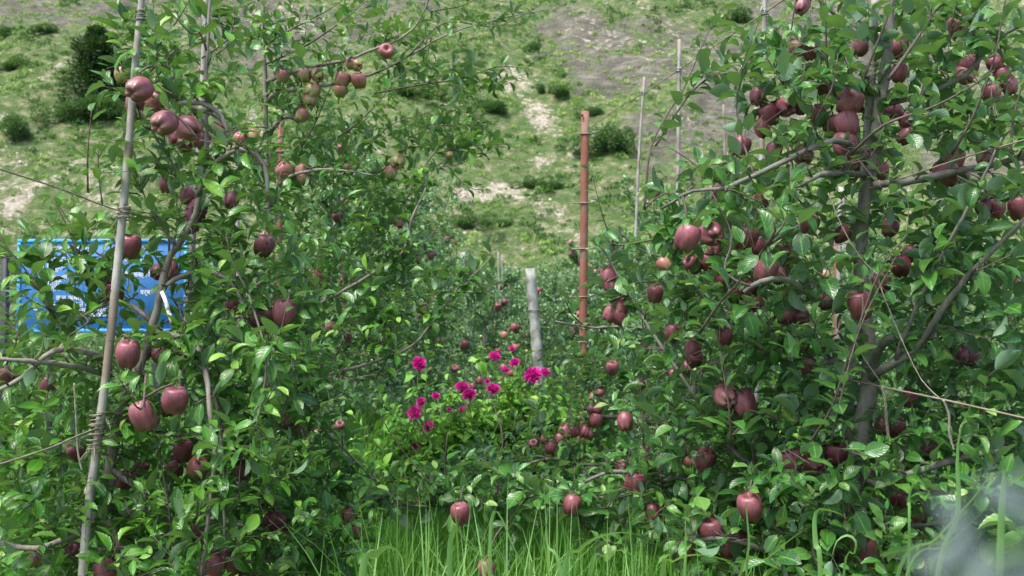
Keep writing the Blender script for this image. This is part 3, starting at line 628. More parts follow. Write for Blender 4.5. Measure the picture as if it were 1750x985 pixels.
# left, first tree
queue('t', 'apple tree tied to the grey stake, in front of the blue signboard', 'pair of big apple trees left of the aisle', (-1.28, 3.25, 0),
  ([(150, 1420, 3.3), (165, 1150, 3.3), (178, 960, 3.28), (186, 860), (190, 790), (205, 710), (240, 620), (262, 555), (275, 500), (290, 440), (322, 392), (341, 335), (352, 250), (350, 150), (356, 60), (360, -40)],
   [.024, .022, .020, .019, .018, .017, .0142, .013, .0125, .0115, .0105, .008, .007, .006, .005, .004]),
  [([(260, 552), (225, 522), (185, 518), (148, 538), (112, 556)], .008, .006),
   ([(272, 505), (300, 476), (350, 464), (388, 478), (410, 508), (424, 545, 3.1)], .009, .005),
   ([(186, 632), (160, 605, 3.1), (110, 597, 3.05), (78, 610, 3.), (40, 645, 3.), (-10, 672, 2.95)], .0115, .007),
   ([(186, 642), (120, 624, 3.), (50, 617, 2.9), (-10, 613, 2.85)], .009, .006),
   ([(306, 176, 3.1), (345, 178, 3.1), (378, 198, 3.1), (394, 248, 3.1)], .008, .006),
   ([(325, 184, 3.15), (360, 195, 3.15), (385, 212, 3.15), (390, 235, 3.15)], .006, .005),
   ([(336, 335), (368, 280, 3.1), (405, 257, 3.), (440, 266, 3.), (456, 300, 3.), (458, 345, 3.)], .0085, .006),
   ([(280, 570), (330, 585, 3.1), (352, 640, 3.05), (358, 700, 3.), (366, 780, 3.), (357, 870, 3.), (344, 985, 2.95)], .0095, .006),
   ([(345, 600, 3.2), (372, 700, 3.1), (380, 790, 3.05), (383, 860, 3.0), (384, 940, 3.0)], .006, .004),
   ([(188, 840), (150, 900, 3.2), (60, 938, 3.1), (-10, 925, 3.1)], .012, .009),
   ([(182, 880), (205, 930, 3.15), (222, 960, 3.1), (235, 1010, 3.1)], .011, .008),
   ([(190, 800), (250, 845, 3.15), (330, 880, 3.1), (450, 905, 3.2)], .010, .006),
   ([(188, 850), (300, 930, 3.2), (440, 960, 3.3), (560, 925, 3.4)], .010, .005),
   ([(205, 710), (260, 735, 3.3), (350, 745, 3.4), (430, 720, 3.4), (500, 690, 3.4), (560, 740, 3.5), (610, 790, 3.55), (645, 825, 3.6), (690, 868, 3.6)], .009, .003),
   ([(189, 812), (165, 822, 3.2), (145, 860, 3.15), (100, 895, 3.1)], .007, .005),
   ([(255, 575), (330, 565, 3.35), (420, 585, 3.5), (500, 560, 3.6), (560, 500, 3.7)], .008, .003),
   ([(341, 335, 3.2), (300, 290, 3.25), (270, 240, 3.2), (240, 190, 3.15)], .006, .004)],
  [(235, 95, 45, 90, 3.0, 3.3, 12), (330, 100, 90, 110, 3.1, 3.6, 14), (290, 230, 110, 90, 3.0, 3.5, 17), (205, 300, 40, 80, 3.0, 3.3, 5), (400, 330, 100, 110, 2.9, 3.6, 32),
   (255, 430, 140, 70, 3.1, 3.6, 32), (120, 470, 110, 80, 3.0, 3.5, 13), (440, 470, 110, 90, 3.0, 3.7, 36), (60, 590, 90, 60, 2.9, 3.6, 16), (60, 480, 60, 60, 3.0, 3.5, 3),
   (200, 560, 130, 60, 3.0, 3.6, 16), (380, 570, 130, 80, 3.0, 3.7, 32), (90, 710, 130, 75, 3.0, 3.9, 50), (290, 690, 110, 70, 3.0, 3.7, 24), (460, 670, 120, 90, 3.0, 3.8, 46),
   (80, 840, 140, 80, 2.9, 3.9, 56), (290, 820, 130, 80, 3.0, 3.9, 40), (470, 790, 130, 90, 3.0, 3.9, 60), (110, 950, 150, 70, 2.8, 3.9, 56), (330, 930, 140, 80, 2.8, 3.8, 54),
   (520, 920, 120, 75, 3.0, 3.8, 50), (590, 830, 50, 70, 3.2, 3.8, 12), (450, 590, 60, 60, 2.5, 2.8, 6), (430, 730, 80, 70, 2.4, 2.8, 8)],
  AP('''268 175 34 316 248 26 346 240 28 300 236 22 321 379 35 338 359 34 222 421 38 290 462 26 270 465 22 193 498 36 248 601 22 272 607 16 286 697 24
   246 710 44 213 822 32 240 800 26 298 800 28 130 772 34 415 805 34 452 420 34 398 525 28 437 548 24 285 315 18 395 342 17 320 335 18 68 950 34 128 942 30
   181 975 40 213 936 36 337 912 28 405 968 34 385 955 22 468 890 36 486 893 24 82 658 20 12 640 20 488 722 22 512 735 18 455 540 30''')
  + AP('238 153 42 281 211 42', t=(-62, 15)) + AP('323 219 40 336 360 32', t=(-35, -50)) + AP('231 178 32 219 605 42 300 684 44 486 533 40 314 770 34 360 970 40', t=(12, 8))
  + AP('337 799 37 209 128 22 596 880 15 612 905 20 378 222 24', k='blush'),
  M['leaf_near'], M['bark'], Y=3.2, lw=.43,
  twigs=[([(300, 985, 3.0), (285, 850, 3.1), (262, 720, 3.1)], .004), ([(150, 330, 3.4), (150, 260, 3.4), (157, 185, 3.4)], .004), ([(175, 350, 3.4), (168, 290, 3.4), (170, 240, 3.4)], .003),
   ([(262, 90, 3.3), (300, 40, 3.3), (330, -10, 3.3)], .004), ([(290, 120, 3.2), (262, 88, 3.2), (262, 0, 3.2)], .003), ([(95, 545, 3.1), (50, 470, 3.1), (10, 420, 3.1), (-10, 370, 3.1)], .004),
   ([(150, 490, 3.3), (120, 400, 3.3), (88, 335, 3.3)], .004), ([(200, 450, 3.4), (150, 420, 3.4), (85, 330, 3.4)], .004), ([(300, 420, 3.1), (270, 380, 3.1), (240, 320, 3.1)], .004),
   ([(240, 330, 3.2), (280, 250, 3.2), (272, 170, 3.2)], .003), ([(345, 100, 3.3), (395, 60, 3.3), (400, 0, 3.3)], .003), ([(424, 500, 2.9), (455, 610, 2.7), (445, 700, 2.6), (470, 660, 2.5)], .004),
   ([(250, 640, 2.9), (240, 700, 2.7), (200, 640, 2.6)], .004)])

# left, second tree
queue('t', 'apple tree with rosy half ripe fruit and long sprays reaching over the slope', 'pair of big apple trees left of the aisle', (-1.22, 4.9, 0),
  ([(462, 1100), (466, 850), (470, 640), (462, 400), (456, 250), (452, 100), (448, -30)], [.024, .022, .020, .016, .014, .010, .008]),
  [([(455, 178), (470, 160, 4.8), (500, 153, 4.75), (522, 150, 4.75)], .013, .010),
   ([(456, 250), (470, 215, 4.8), (490, 200, 4.8), (512, 207, 4.8)], .012, .010),
   ([(455, 140), (520, 118, 4.8), (592, 103, 4.75), (630, 88, 4.75), (680, 68, 4.75), (715, 38, 4.75), (738, -15, 4.7)], .010, .004),
   ([(600, 138, 4.8), (650, 122, 4.8), (700, 95, 4.9), (760, 62, 4.9), (830, 38, 5.), (945, 14, 5.)], .007, .0025),
   ([(522, 150, 4.75), (560, 145, 4.75), (600, 138, 4.8)], .010, .007),
   ([(460, 330), (500, 300, 4.7), (560, 290, 4.6), (640, 300, 4.6)], .010, .004),
   ([(466, 560), (530, 527, 4.6), (600, 490, 4.5), (655, 456, 4.5), (690, 430, 4.5), (702, 380, 4.5), (728, 320, 4.5)], .011, .004),
   ([(468, 660), (580, 635, 4.5), (650, 615, 4.4), (705, 590, 4.4), (748, 540, 4.4), (780, 497, 4.4), (822, 458, 4.4), (850, 428, 4.4)], .010, .002),
   ([(466, 720), (540, 690, 4.6), (600, 650, 4.7), (660, 640, 4.7)], .009, .004)],
  [(500, 60, 130, 70, 4.5, 5.3, 20), (620, 50, 110, 60, 4.5, 5.3, 11), (560, 170, 130, 60, 4.5, 5.3, 18), (740, 60, 110, 50, 4.7, 5.3, 10), (780, 130, 100, 30, 4.7, 5.3, 14),
   (480, 280, 90, 60, 4.5, 5.2, 26), (600, 260, 80, 50, 4.5, 5.3, 18), (740, 225, 70, 45, 4.5, 5.2, 13), (580, 350, 110, 60, 4.5, 5.4, 32), (690, 330, 60, 60, 4.5, 5.2, 14), (800, 230, 50, 30, 4.6, 5.1, 5),
   (580, 450, 130, 60, 4.3, 5.4, 48), (560, 560, 130, 60, 4.3, 5.4, 50), (680, 500, 70, 60, 4.3, 5.2, 22), (700, 560, 60, 60, 4.3, 5.1, 18), (770, 480, 50, 30, 4.3, 4.6, 6), (540, 630, 60, 45, 4.3, 5.3, 10),
   (450, 730, 60, 60, 4.5, 5.3, 10), (650, 410, 60, 50, 4.4, 5.2, 12)],
  AP('660 88 26 521 129 23 543 129 24 533 156 28 530 170 24 585 136 27 613 138 26 582 156 22 600 110 18 517 198 23 411 238 23 433 233 23 487 292 30 518 294 27 520 303 26 680 277 26 668 295 22 538 475 26 593 285 12 483 130 22 610 112 20 768 267 12 345 120 14 330 330 20 452 405 18', k='blush', Y=4.75)
  + AP('575 372 16 595 578 14 668 378 12 683 384 13 703 385 10 715 445 11', Y=5.3),
  M['leaf_near'], M['bark'], leaf=.075, Y=4.9, lw=.45,
  twigs=[([(515, 253, 4.7), (540, 208, 4.65), (560, 160, 4.6), (574, 134, 4.6), (590, 95, 4.6)], .004), ([(577, 235, 4.6), (614, 208, 4.6), (648, 174, 4.6), (675, 140, 4.6), (712, 108, 4.6)], .0045),
   ([(640, 160, 4.8), (720, 145, 4.8), (790, 135, 4.9), (850, 115, 5.), (905, 118, 5.)], .005), ([(690, 350, 4.6), (702, 325, 4.6), (725, 285, 4.6), (762, 241, 4.6), (815, 183, 4.6)], .0045),
   ([(728, 285, 4.6), (775, 283, 4.6), (845, 258, 4.6)], .003), ([(745, 262, 4.6), (808, 250, 4.7), (885, 246, 4.8)], .003), ([(760, 280, 4.6), (800, 320, 4.6), (835, 325, 4.6)], .0025),
   ([(700, 95, 4.8), (760, 40, 4.8), (850, 45, 4.8), (925, 8, 4.8)], .004), ([(450, 80, 4.9), (490, 55, 4.7), (560, 18, 4.6), (600, -10, 4.6)], .005), ([(455, 110, 4.9), (520, 80, 4.7), (580, 40, 4.6), (640, -10, 4.6)], .005),
   ([(458, 90, 4.9), (450, 40, 4.6), (455, -20, 4.6)], .004), ([(735, 20, 4.7), (790, 10, 4.8), (830, -10, 4.8)], .004), ([(690, 430, 4.5), (740, 400, 4.5), (772, 325, 4.5)], .004), ([(600, 300, 4.6), (660, 220, 4.6), (740, 190, 4.6), (790, 170, 4.7)], .004),
   ([(780, 500, 4.4), (830, 500, 4.4), (850, 480, 4.4)], .003), ([(560, 640, 4.4), (600, 560, 4.4), (650, 530, 4.4)], .004), ([(700, 235, 4.6), (750, 215, 4.6), (830, 215, 4.6)], .003)])

# right, first tree
queue('t', 'apple tree with thick mottled grey trunk and the most dark red fruit', 'pair of big apple trees right of the aisle', (1.06, 2.95, 0),
  ([(1448, 1500), (1452, 1150), (1455, 960), (1462, 830), (1474, 725), (1488, 640), (1478, 540), (1470, 430), (1481, 330), (1492, 250), (1512, 130), (1520, 20), (1524, -40)],
   [.036, .033, .031, .029, .028, .0265, .021, .020, .019, .018, .0165, .0155, .015]),
  [([(1494, 316, 2.9), (1560, 311, 2.85), (1612, 298, 2.85), (1680, 285, 2.85), (1770, 262, 2.8)], .0125, .010),
   ([(1478, 300), (1440, 296, 2.8), (1410, 298, 2.75), (1388, 304, 2.7), (1370, 318, 2.7)], .010, .007),
   ([(1484, 280), (1440, 242, 2.85), (1390, 252, 2.8), (1327, 282, 2.75), (1240, 322, 2.75), (1185, 326, 2.8), (1130, 358, 2.9)], .010, .004),
   ([(1490, 645, 2.9), (1530, 618, 2.8), (1562, 600, 2.8), (1595, 551, 2.75), (1652, 474, 2.7), (1729, 397, 2.65), (1770, 350, 2.6)], .014, .004),
   ([(1486, 640), (1500, 600, 2.9), (1512, 585, 2.85), (1525, 578, 2.8)], .017, .012),
   ([(1530, 618, 2.8), (1551, 558, 2.75), (1588, 481, 2.7), (1622, 414, 2.65), (1672, 320, 2.6), (1712, 235, 2.6)], .007, .003),
   ([(1470, 800), (1500, 830, 2.85), (1552, 812, 2.75), (1600, 795, 2.75), (1650, 782, 2.75), (1720, 768, 2.75)], .011, .009),
   ([(1466, 800), (1380, 850, 3.), (1310, 856, 3.05), (1290, 800, 3.05), (1238, 757, 3.1), (1178, 662, 3.15), (1120, 577, 3.2), (1068, 491, 3.3), (1024, 418, 3.3)], .012, .003),
   ([(1385, 850, 3.0), (1290, 832, 3.2), (1180, 820, 3.35), (1085, 808, 3.4), (1038, 808, 3.4), (998, 824, 3.4)], .0095, .006),
   ([(1160, 818, 3.35), (1072, 830, 3.45), (1050, 852, 3.45), (1012, 905, 3.45)], .006, .004),
   ([(1180, 820, 3.35), (1050, 850, 3.6), (920, 845, 3.7), (880, 858, 3.7), (790, 866, 3.7), (685, 864, 3.7)], .007, .004),
   ([(1466, 830), (1340, 880, 2.9), (1312, 862, 2.95), (1325, 900, 2.9), (1372, 935, 2.9)], .008, .005),
   ([(1476, 520), (1403, 515, 2.85), (1363, 489, 2.75), (1335, 477, 2.7), (1300, 482, 2.65), (1270, 500, 2.65)], .010, .006),
   ([(1505, 180), (1580, 160, 2.9), (1650, 130, 2.85), (1700, 70, 2.85), (1770, 30, 2.8)], .010, .005),
   ([(1474, 600), (1400, 620, 3.), (1310, 600, 3.1), (1230, 540, 3.2), (1170, 470, 3.2)], .010, .005),
   ([(1515, 100), (1470, 60, 3.05), (1420, 20, 3.1), (1380, -20, 3.1)], .008, .005),
   ([(1458, 880), (1540, 900, 2.85), (1640, 890, 2.7), (1760, 900, 2.6)], .011, .006),
   ([(1455, 930), (1350, 950, 2.9), (1240, 920, 2.9), (1150, 930, 3.0)], .011, .005)],
  [(1370, 60, 90, 80, 2.8, 3.4, 16), (1500, 40, 110, 60, 2.7, 3.4, 18), (1650, 60, 120, 80, 2.7, 3.3, 24), (1280, 130, 60, 80, 3.2, 3.6, 8), (1390, 170, 110, 70, 2.7, 3.4, 26), (1560, 170, 110, 70, 2.7, 3.3, 26), (1690, 190, 80, 70, 2.6, 3.2, 20),
   (1300, 270, 90, 60, 2.8, 3.4, 20), (1430, 280, 90, 60, 2.7, 3.3, 22), (1200, 330, 80, 50, 2.9, 3.5, 14), (1330, 370, 100, 50, 2.6, 3.3, 24), (1560, 360, 90, 60, 2.8, 3.4, 22), (1690, 330, 80, 60, 2.6, 3.2, 14),
   (1160, 440, 110, 60, 2.9, 3.6, 24), (1300, 480, 120, 60, 2.7, 3.5, 34), (1440, 450, 70, 60, 2.7, 3.0, 12), (1590, 480, 100, 70, 2.7, 3.5, 30), (1700, 470, 80, 80, 2.6, 3.3, 26),
   (1160, 570, 110, 60, 2.9, 3.7, 28), (1330, 590, 110, 60, 2.8, 3.6, 34), (1440, 610, 50, 60, 2.7, 3.4, 10), (1600, 610, 110, 60, 2.8, 3.5, 34), (1710, 640, 70, 80, 2.6, 3.4, 24),
   (1150, 690, 100, 60, 3., 3.8, 26), (1300, 710, 120, 60, 2.8, 3.6, 38), (1420, 720, 60, 50, 2.8, 3.4, 12), (1580, 740, 110, 60, 2.8, 3.5, 30), (1700, 760, 80, 60, 2.6, 3.4, 22), (1430, 800, 90, 50, 2.5, 2.9, 8),
   (1130, 820, 120, 60, 3., 3.7, 34), (1300, 830, 110, 60, 2.8, 3.5, 34), (1440, 860, 110, 60, 2.6, 3.4, 40), (1600, 870, 120, 60, 2.6, 3.4, 40), (1710, 900, 70, 80, 2.3, 3.2, 26),
   (950, 850, 100, 40, 3.4, 3.9, 20), (1080, 900, 80, 40, 3.0, 3.7, 16), (1260, 930, 120, 50, 2.8, 3.5, 34), (1420, 950, 110, 50, 2.6, 3.3, 34), (1570, 960, 120, 40, 2.5, 3.2, 36), (840, 830, 90, 50, 3.5, 3.9, 18), (740, 845, 80, 40, 3.5, 3.9, 14), (1500, 250, 60, 60, 2.6, 2.9, 6)],
  AP('''1385 88 24 1537 125 20 1294 165 26 1366 180 30 1314 197 34 1303 219 24 1408 148 16 1452 174 42 1448 212 42 1423 213 30 1444 248 42 1466 278 34 1490 255 34 1525 190 32
   1500 196 28 1549 206 26 1549 232 26 1490 195 26 1395 195 34 1372 266 36 1322 260 24 1230 325 26 1303 340 18 1384 383 32 1223 425 30 1184 453 30 1209 447 26
   1297 422 26 1235 477 22 1279 496 30 1292 518 28 1264 498 22 1120 502 24 1040 472 22 1042 486 24 1060 526 18 1057 541 18 1044 536 20 1187 614 28 1240 575 16
   1270 688 40 1068 720 24 1382 625 24 1413 515 22 1345 542 28 1367 541 28 1506 480 34 1555 435 26 1521 390 22 1633 272 30 1642 300 24 1683 270 30 1655 112 36 1648 128 32
   1725 147 28 1712 130 22 1636 45 34 1680 355 28 1703 358 26 1745 490 24 1658 610 22 1642 607 16 1205 785 36 1555 680 26 1530 730 30 1508 728 24 1587 770 20 1482 815 28
   1537 855 32 1565 890 26 978 862 32 1117 876 20 831 972 28 1440 945 34 1243 937 28 1262 922 30 1438 400 26 1505 292 22 1332 471 28 1370 10 24 1475 178 18 1700 110 22''')[:82]
  + AP('1362 83 28 1343 183 36 1216 400 42 1392 793 40 1240 678 40 1339 436 38', t=(-68, -8)) + AP('1472 78 30 1533 80 38 1266 250 34 1175 406 44 1275 408 40 1309 462 42 1150 570 27 1183 600 30 1085 825 37', t=(10, 22))
  + AP('1470 521 44 1539 455 34 1617 298 42 1694 160 32 1741 355 36 1350 787 42 1430 776 40 1281 866 44 1216 906 40 1169 938 38 1477 943 44 787 878 34', t=(14, -12)) ,
  M['leaf_right'], M['bark_right'], leaf=.076, Y=2.98,
  twigs=[([(1455, 262, 2.7), (1511, 214, 2.6), (1595, 183, 2.6), (1662, 147, 2.55), (1700, 120, 2.5)], .005), ([(1518, 137, 2.8), (1565, 70, 2.8), (1598, 20, 2.8), (1635, -20, 2.8)], .006),
   ([(1467, 157, 2.9), (1498, 77, 2.85), (1533, -10, 2.8)], .005), ([(1427, 164, 2.9), (1414, 110, 2.85), (1410, -10, 2.8)], .005), ([(1625, 265, 2.7), (1662, 201, 2.65), (1699, 100, 2.6), (1719, -10, 2.6)], .005),
   ([(1727, 268, 2.7), (1732, 201, 2.7), (1751, 130, 2.7)], .0045), ([(1338, 144, 3.2), (1350, 67, 3.2), (1361, -10, 3.2)], .004), ([(1101, 360, 3.4), (1112, 255, 3.4), (1145, 188, 3.5), (1168, 154, 3.5), (1205, 67, 3.5), (1235, 10, 3.5)], .0045),
   ([(1120, 250, 3.5), (1182, 158, 3.5), (1229, 124, 3.5), (1290, 75, 3.5)], .004), ([(1255, 325, 2.9), (1215, 305, 2.95), (1180, 275, 3.), (1140, 250, 3.)], .004), ([(1290, 305, 3.0), (1260, 200, 3.1), (1270, 110, 3.1), (1300, 30, 3.1)], .004),
   ([(1168, 392, 3.2), (1128, 407, 3.25), (1054, 419, 3.3), (1030, 400, 3.3)], .004), ([(1195, 570, 2.6), (1232, 515, 2.5), (1257, 489, 2.45), (1271, 469, 2.4), (1288, 448, 2.3)], .004), ([(1290, 450, 2.3), (1310, 420, 2.0), (1335, 390, 1.95), (1345, 370, 1.95)], .0045),
   ([(1310, 420, 2.0), (1345, 400, 1.95), (1370, 380, 1.95)], .0035), ([(1305, 425, 2.0), (1325, 395, 1.93), (1318, 370, 1.93)], .0035), ([(1375, 770, 2.8), (1420, 700, 2.7), (1440, 640, 2.65), (1500, 470, 2.6), (1550, 400, 2.6)], .0045), ([(1420, 760, 2.7), (1435, 690, 2.6), (1470, 560, 2.6), (1530, 440, 2.6)], .003),
   ([(1100, 760, 3.4), (1098, 700, 3.4), (1092, 640, 3.4)], .004), ([(1068, 800, 3.5), (1090, 720, 3.5), (1085, 640, 3.5)], .003), ([(1250, 760, 2.9), (1246, 700, 2.85), (1230, 600, 2.85)], .004),
   ([(770, 860, 3.7), (760, 800, 3.7), (765, 740, 3.7)], .004), ([(850, 864, 3.7), (848, 800, 3.7), (858, 740, 3.7), (815, 620, 3.8)], .004), ([(760, 855, 3.7), (680, 760, 3.7), (640, 690, 3.7)], .003), ([(900, 850, 3.6), (870, 930, 3.6), (850, 940, 3.6)], .003)])

# right, second tree
queue('t', 'apple tree with small brownish fruit in lines along low branches beside the magenta dahlias', 'pair of big apple trees right of the aisle', (1.17, 5.2, 0),
  ([(1258, 1080), (1256, 900), (1250, 760), (1240, 600), (1246, 420), (1240, 300), (1236, 180)], [.03, .028, .025, .021, .016, .010, .006]),
  [([(1252, 800), (1180, 760, 5.1), (1128, 730, 5.0), (1085, 712, 4.95), (1040, 712, 4.9), (985, 716, 4.9)], .016, .010),
   ([(1128, 730, 5.0), (1150, 715, 4.9), (1160, 700, 4.9)], .012, .007), ([(1128, 735, 5.0), (1110, 755, 4.95), (1090, 790, 4.9)], .013, .008),
   ([(1180, 770, 5.1), (1060, 790, 4.8), (985, 794, 4.75), (950, 783, 4.75), (903, 792, 4.75)], .010, .006),
   ([(1245, 640), (1160, 590, 5.), (1090, 560, 4.9), (1010, 560, 4.8), (950, 550, 4.7)], .010, .004), ([(1244, 500), (1170, 450, 5.1), (1100, 430, 5.0), (1050, 390, 4.9)], .010, .004),
   ([(1246, 560), (1320, 520, 5.2), (1400, 500, 5.2)], .010, .005)],
  [(1060, 440, 50, 50, 4.8, 5.5, 10), (1150, 470, 90, 70, 4.8, 5.7, 24), (1060, 560, 70, 60, 4.8, 5.6, 22), (985, 625, 40, 45, 4.8, 5.5, 14), (925, 650, 40, 40, 5.2, 5.8, 8), (1180, 590, 110, 60, 4.8, 5.7, 36), (1330, 470, 90, 80, 5., 5.8, 26), (1360, 620, 110, 80, 5., 5.8, 34),
   (1070, 680, 100, 60, 4.7, 5.6, 44), (1200, 700, 100, 60, 4.8, 5.7, 40), (960, 740, 90, 50, 4.6, 5.4, 36), (880, 790, 110, 45, 4.6, 5.3, 44), (1060, 780, 120, 50, 4.6, 5.5, 44), (1200, 800, 100, 50, 4.8, 5.6, 30), (960, 830, 110, 30, 4.6, 5.3, 22), (1250, 380, 80, 60, 5., 5.6, 16), (1330, 760, 90, 50, 5., 5.6, 18)],
  AP('967 738 22 982 738 18 999 737 20 1022 698 20 1026 670 16 1018 718 24 940 765 20 956 750 18 912 760 18 930 752 14 1008 742 14 1046 629 22 1060 800 18 1160 632 20 1172 628 18 1150 640 14 1095 655 14 1010 700 14', Y=4.75)
  + AP('1135 452 24 1047 540 16 1410 470 18 1100 770 16 1175 790 18', k='blush', Y=4.9),
  M['leaf_right'], M['bark'], leaf=.072, Y=5.2,
  twigs=[([(1000, 560, 4.8), (970, 520, 4.7), (1015, 470, 4.7)], .004), ([(960, 790, 4.7), (975, 700, 4.7), (968, 640, 4.7)], .003), ([(1050, 420, 4.9), (1030, 370, 4.8), (1010, 290, 4.8)], .004), ([(1010, 310, 4.8), (1012, 295, 4.8), (1008, 288, 4.8)], .004), ([(930, 790, 4.7), (930, 740, 4.7), (900, 690, 4.7)], .003)])

# openings in the foliage where fruit, wood and stakes show
for a, k in SPECS:
    Yb = k['Y']
    for q in a[7]:
        kw = q[3]; ya, sz = depth_of(q[0], q[2], kw.get('Y'), Yb); clear_pts(q[0], q[1], q[2] * .30, ya, .16)
STAKES_CLEAR = [([(158, 818), (200, 470), (215, 300), (240, 20)], 5, 3.0), ([(1500, 0), (1490, 120), (1480, 200)], 4, 2.9), ([(997, 190), (995, 585)], 5, 6.5), ([(905, 460), (915, 580)], 8, 10), ([(1100, 130), (1086, 340)], 2, 6.2), ([(1160, 70), (1156, 330)], 2, 5.2),
    ([(1470, 300), (1470, 440), (1480, 540), (1488, 640), (1474, 725)], 12, 2.9), ([(190, 790), (210, 700), (245, 610), (265, 550), (275, 500), (290, 440), (322, 392)], 7, 3.2), ([(1505, 316), (1610, 298), (1740, 270)], 7, 2.8), ([(585, 350), (580, 480)], 3, 6)]
STAKES_CLEAR += [([(q[0], q[1]) for q in pts], 3, Yb) for a, k in SPECS for Yb in [k['Y']] for pts, r0, r1 in a[5][:5]]
for pts, rad, Yc in STAKES_CLEAR:
    pts = np.array(pts, float); seg = np.concatenate([[0], np.cumsum(np.hypot(*np.diff(pts, axis=0).T))])
    for t in np.arange(0, seg[-1], 14): clear_pts(np.interp(t, seg, pts[:, 0]), np.interp(t, seg, pts[:, 1]), rad, Yc, .45 if Yc > 2.99 or rad < 4 else .6)
for px in range(45, 320, 26):
    for py in range(425, 560, 26): clear_pts(px, py, 6, 8, .85)
FLOWERS = [(716, 622, 25), (845, 610, 21), (880, 620, 17), (864, 633, 15), (875, 596, 11), (911, 642, 30), (932, 637, 18), (790, 663, 25), (802, 675, 24), (843, 666, 25), (745, 677, 14), (708, 706, 24), (720, 688, 18), (730, 729, 22), (710, 762, 16), (790, 700, 12), (768, 700, 9), (833, 652, 10)]
for fx_, fy_, fd_ in FLOWERS: clear_pts(fx_, fy_, fd_ * .45, 6.3, .0)
for px in range(690, 960, 24):
    for py in range(600, 750, 24): clear_pts(px, py, 12, 5.7, .42)
for a, k in SPECS: traced_tree(*a, **k)

# ---------------------------------------------------------------- stakes, posts, wires, twine
def pole(name, pts, rad, mat, label, cat, group=None, k=8, flat=False, jit=.04):
    c, r = resample(np.array(pts), rad, .12); g = Geo(); g.tube(c, r, k, jit=jit)
    me = g.build(name, mat, c[-1]); e = empty(name, c[-1], label, cat, group); link('shaft', me, e); return e, c
def knot(e, p, r=.016, mat='twine', name='binding', axis=(0, 0, 1), turns=5, h=.05):
    g = Geo(); t = np.linspace(0, turns * 2 * np.pi, turns * 12); hh = np.linspace(-h / 2, h / 2, len(t)) + .004 * np.sin(t * .37)
    g.tube(np.stack([p[0] + (r + .002 * np.sin(t * .5)) * np.cos(t), p[1] + r * np.sin(t), p[2] + hh], -1), .0022, 4)
    for a in range(4): 
        d = norm(rng.normal(0, 1, 3)); g.tube([p + d * r * .8, p + d * r * 2 + rng.normal(0, .008, 3), p + d * r * 2.6 - UP * .03], [.0018, .0016, .001], 4)
    link(name, g.build(name, M[mat], e.location), e)
sg = 'thin weathered stakes holding the trees'
e, c = pole('garden_stake', [at(128, 1150, 3.0), at(150, 880, 3.02), at(162, 790, 3.03), at(182, 640, 3.03), at(200, 470, 3.04), at(214, 320, 3.05), at(228, 150, 3.06), at(240, 20, 3.07), at(246, -40, 3.08)], [.0135, .0135, .0135, .013, .013, .012, .0115, .010, .009], M['bamboo'], 'pale split bamboo stake leaning beside the trunk before the blue signboard', 'stake', sg)
for q, r_ in (((213, 365, 3.04), .018), ((165, 735, 3.03), .021), ((167, 718, 3.03), .020), ((162, 760, 3.03), .021), ((240, 28, 3.07), .014)): knot(e, at(*q), r_, h=.045)
for pts, r_, lab in [([at(270, 1100, 3.7), at(290, 850, 3.7), at(318, 560, 3.72), (at(345, 180, 3.74)), at(353, -40, 3.76)], .012, 'thin grey stake rising past the high twigs behind the first left trunk'),
      ([at(405, 900, 4.3), at(407, 500, 4.3), at(404, 262, 4.3)], .009, 'short grey stake among the leaves between the two left trunks')]:
    e, c = pole('garden_stake', pts, [r_] * len(pts), M['bamboo'], lab, 'stake', sg, 6)
    knot(e, c[len(c) // 2], r_ + .003)
e, c = pole('garden_stake', [at(1430, 1200, 3.12), at(1452, 700, 3.1), at(1464, 480, 3.08), at(1484, 200, 3.02), at(1490, 120, 3.), at(1497, -40, 3.)], [.013] * 6, M['bamboo'], 'pale stake tied close to the thick mottled trunk', 'stake', sg); knot(e, at(1490, 122, 2.99), .017)
STK = []
for px0, pyt, px1, Y_, r_, lab, ky in [(1308, -50, 1290, 4.2, .0125, 'tall pale stake tied to the high wire at the top edge', 22), (1161, 68, 1154, 5.3, .0115, 'middle one of the three thin stakes tied to the high wire', 120), (1101, 132, 1076, 6.2, .0095, 'thin stake on the high wire next right of the red iron pole', 160),
      (851, 430, 853, 14, .012, 'far stake just above the distant orchard left of the weathered post', 440), (858, 436, 856, 16, .012, 'faint far stake close behind another left of the weathered post', 445), (1443, 380, 1428, 5.4, .012, 'stake glimpsed between leaves left of the mottled trunk', 420)]:
    e, c = pole('garden_stake', [at(px1, 720 if Y_ < 10 else 560, Y_), at((px0 + px1) / 2 + 1, 320 if Y_ < 10 else 500, Y_), at(px0, pyt, Y_)], [r_, r_, r_ * .85], M['bamboo'], lab, 'stake', sg, 6)
    knot(e, at(px0 + (2 if Y_ > 10 else -1), ky, Y_), r_ + .003, 'knot_metal', h=.03); STK.append(at(px0 - 1, ky, Y_))
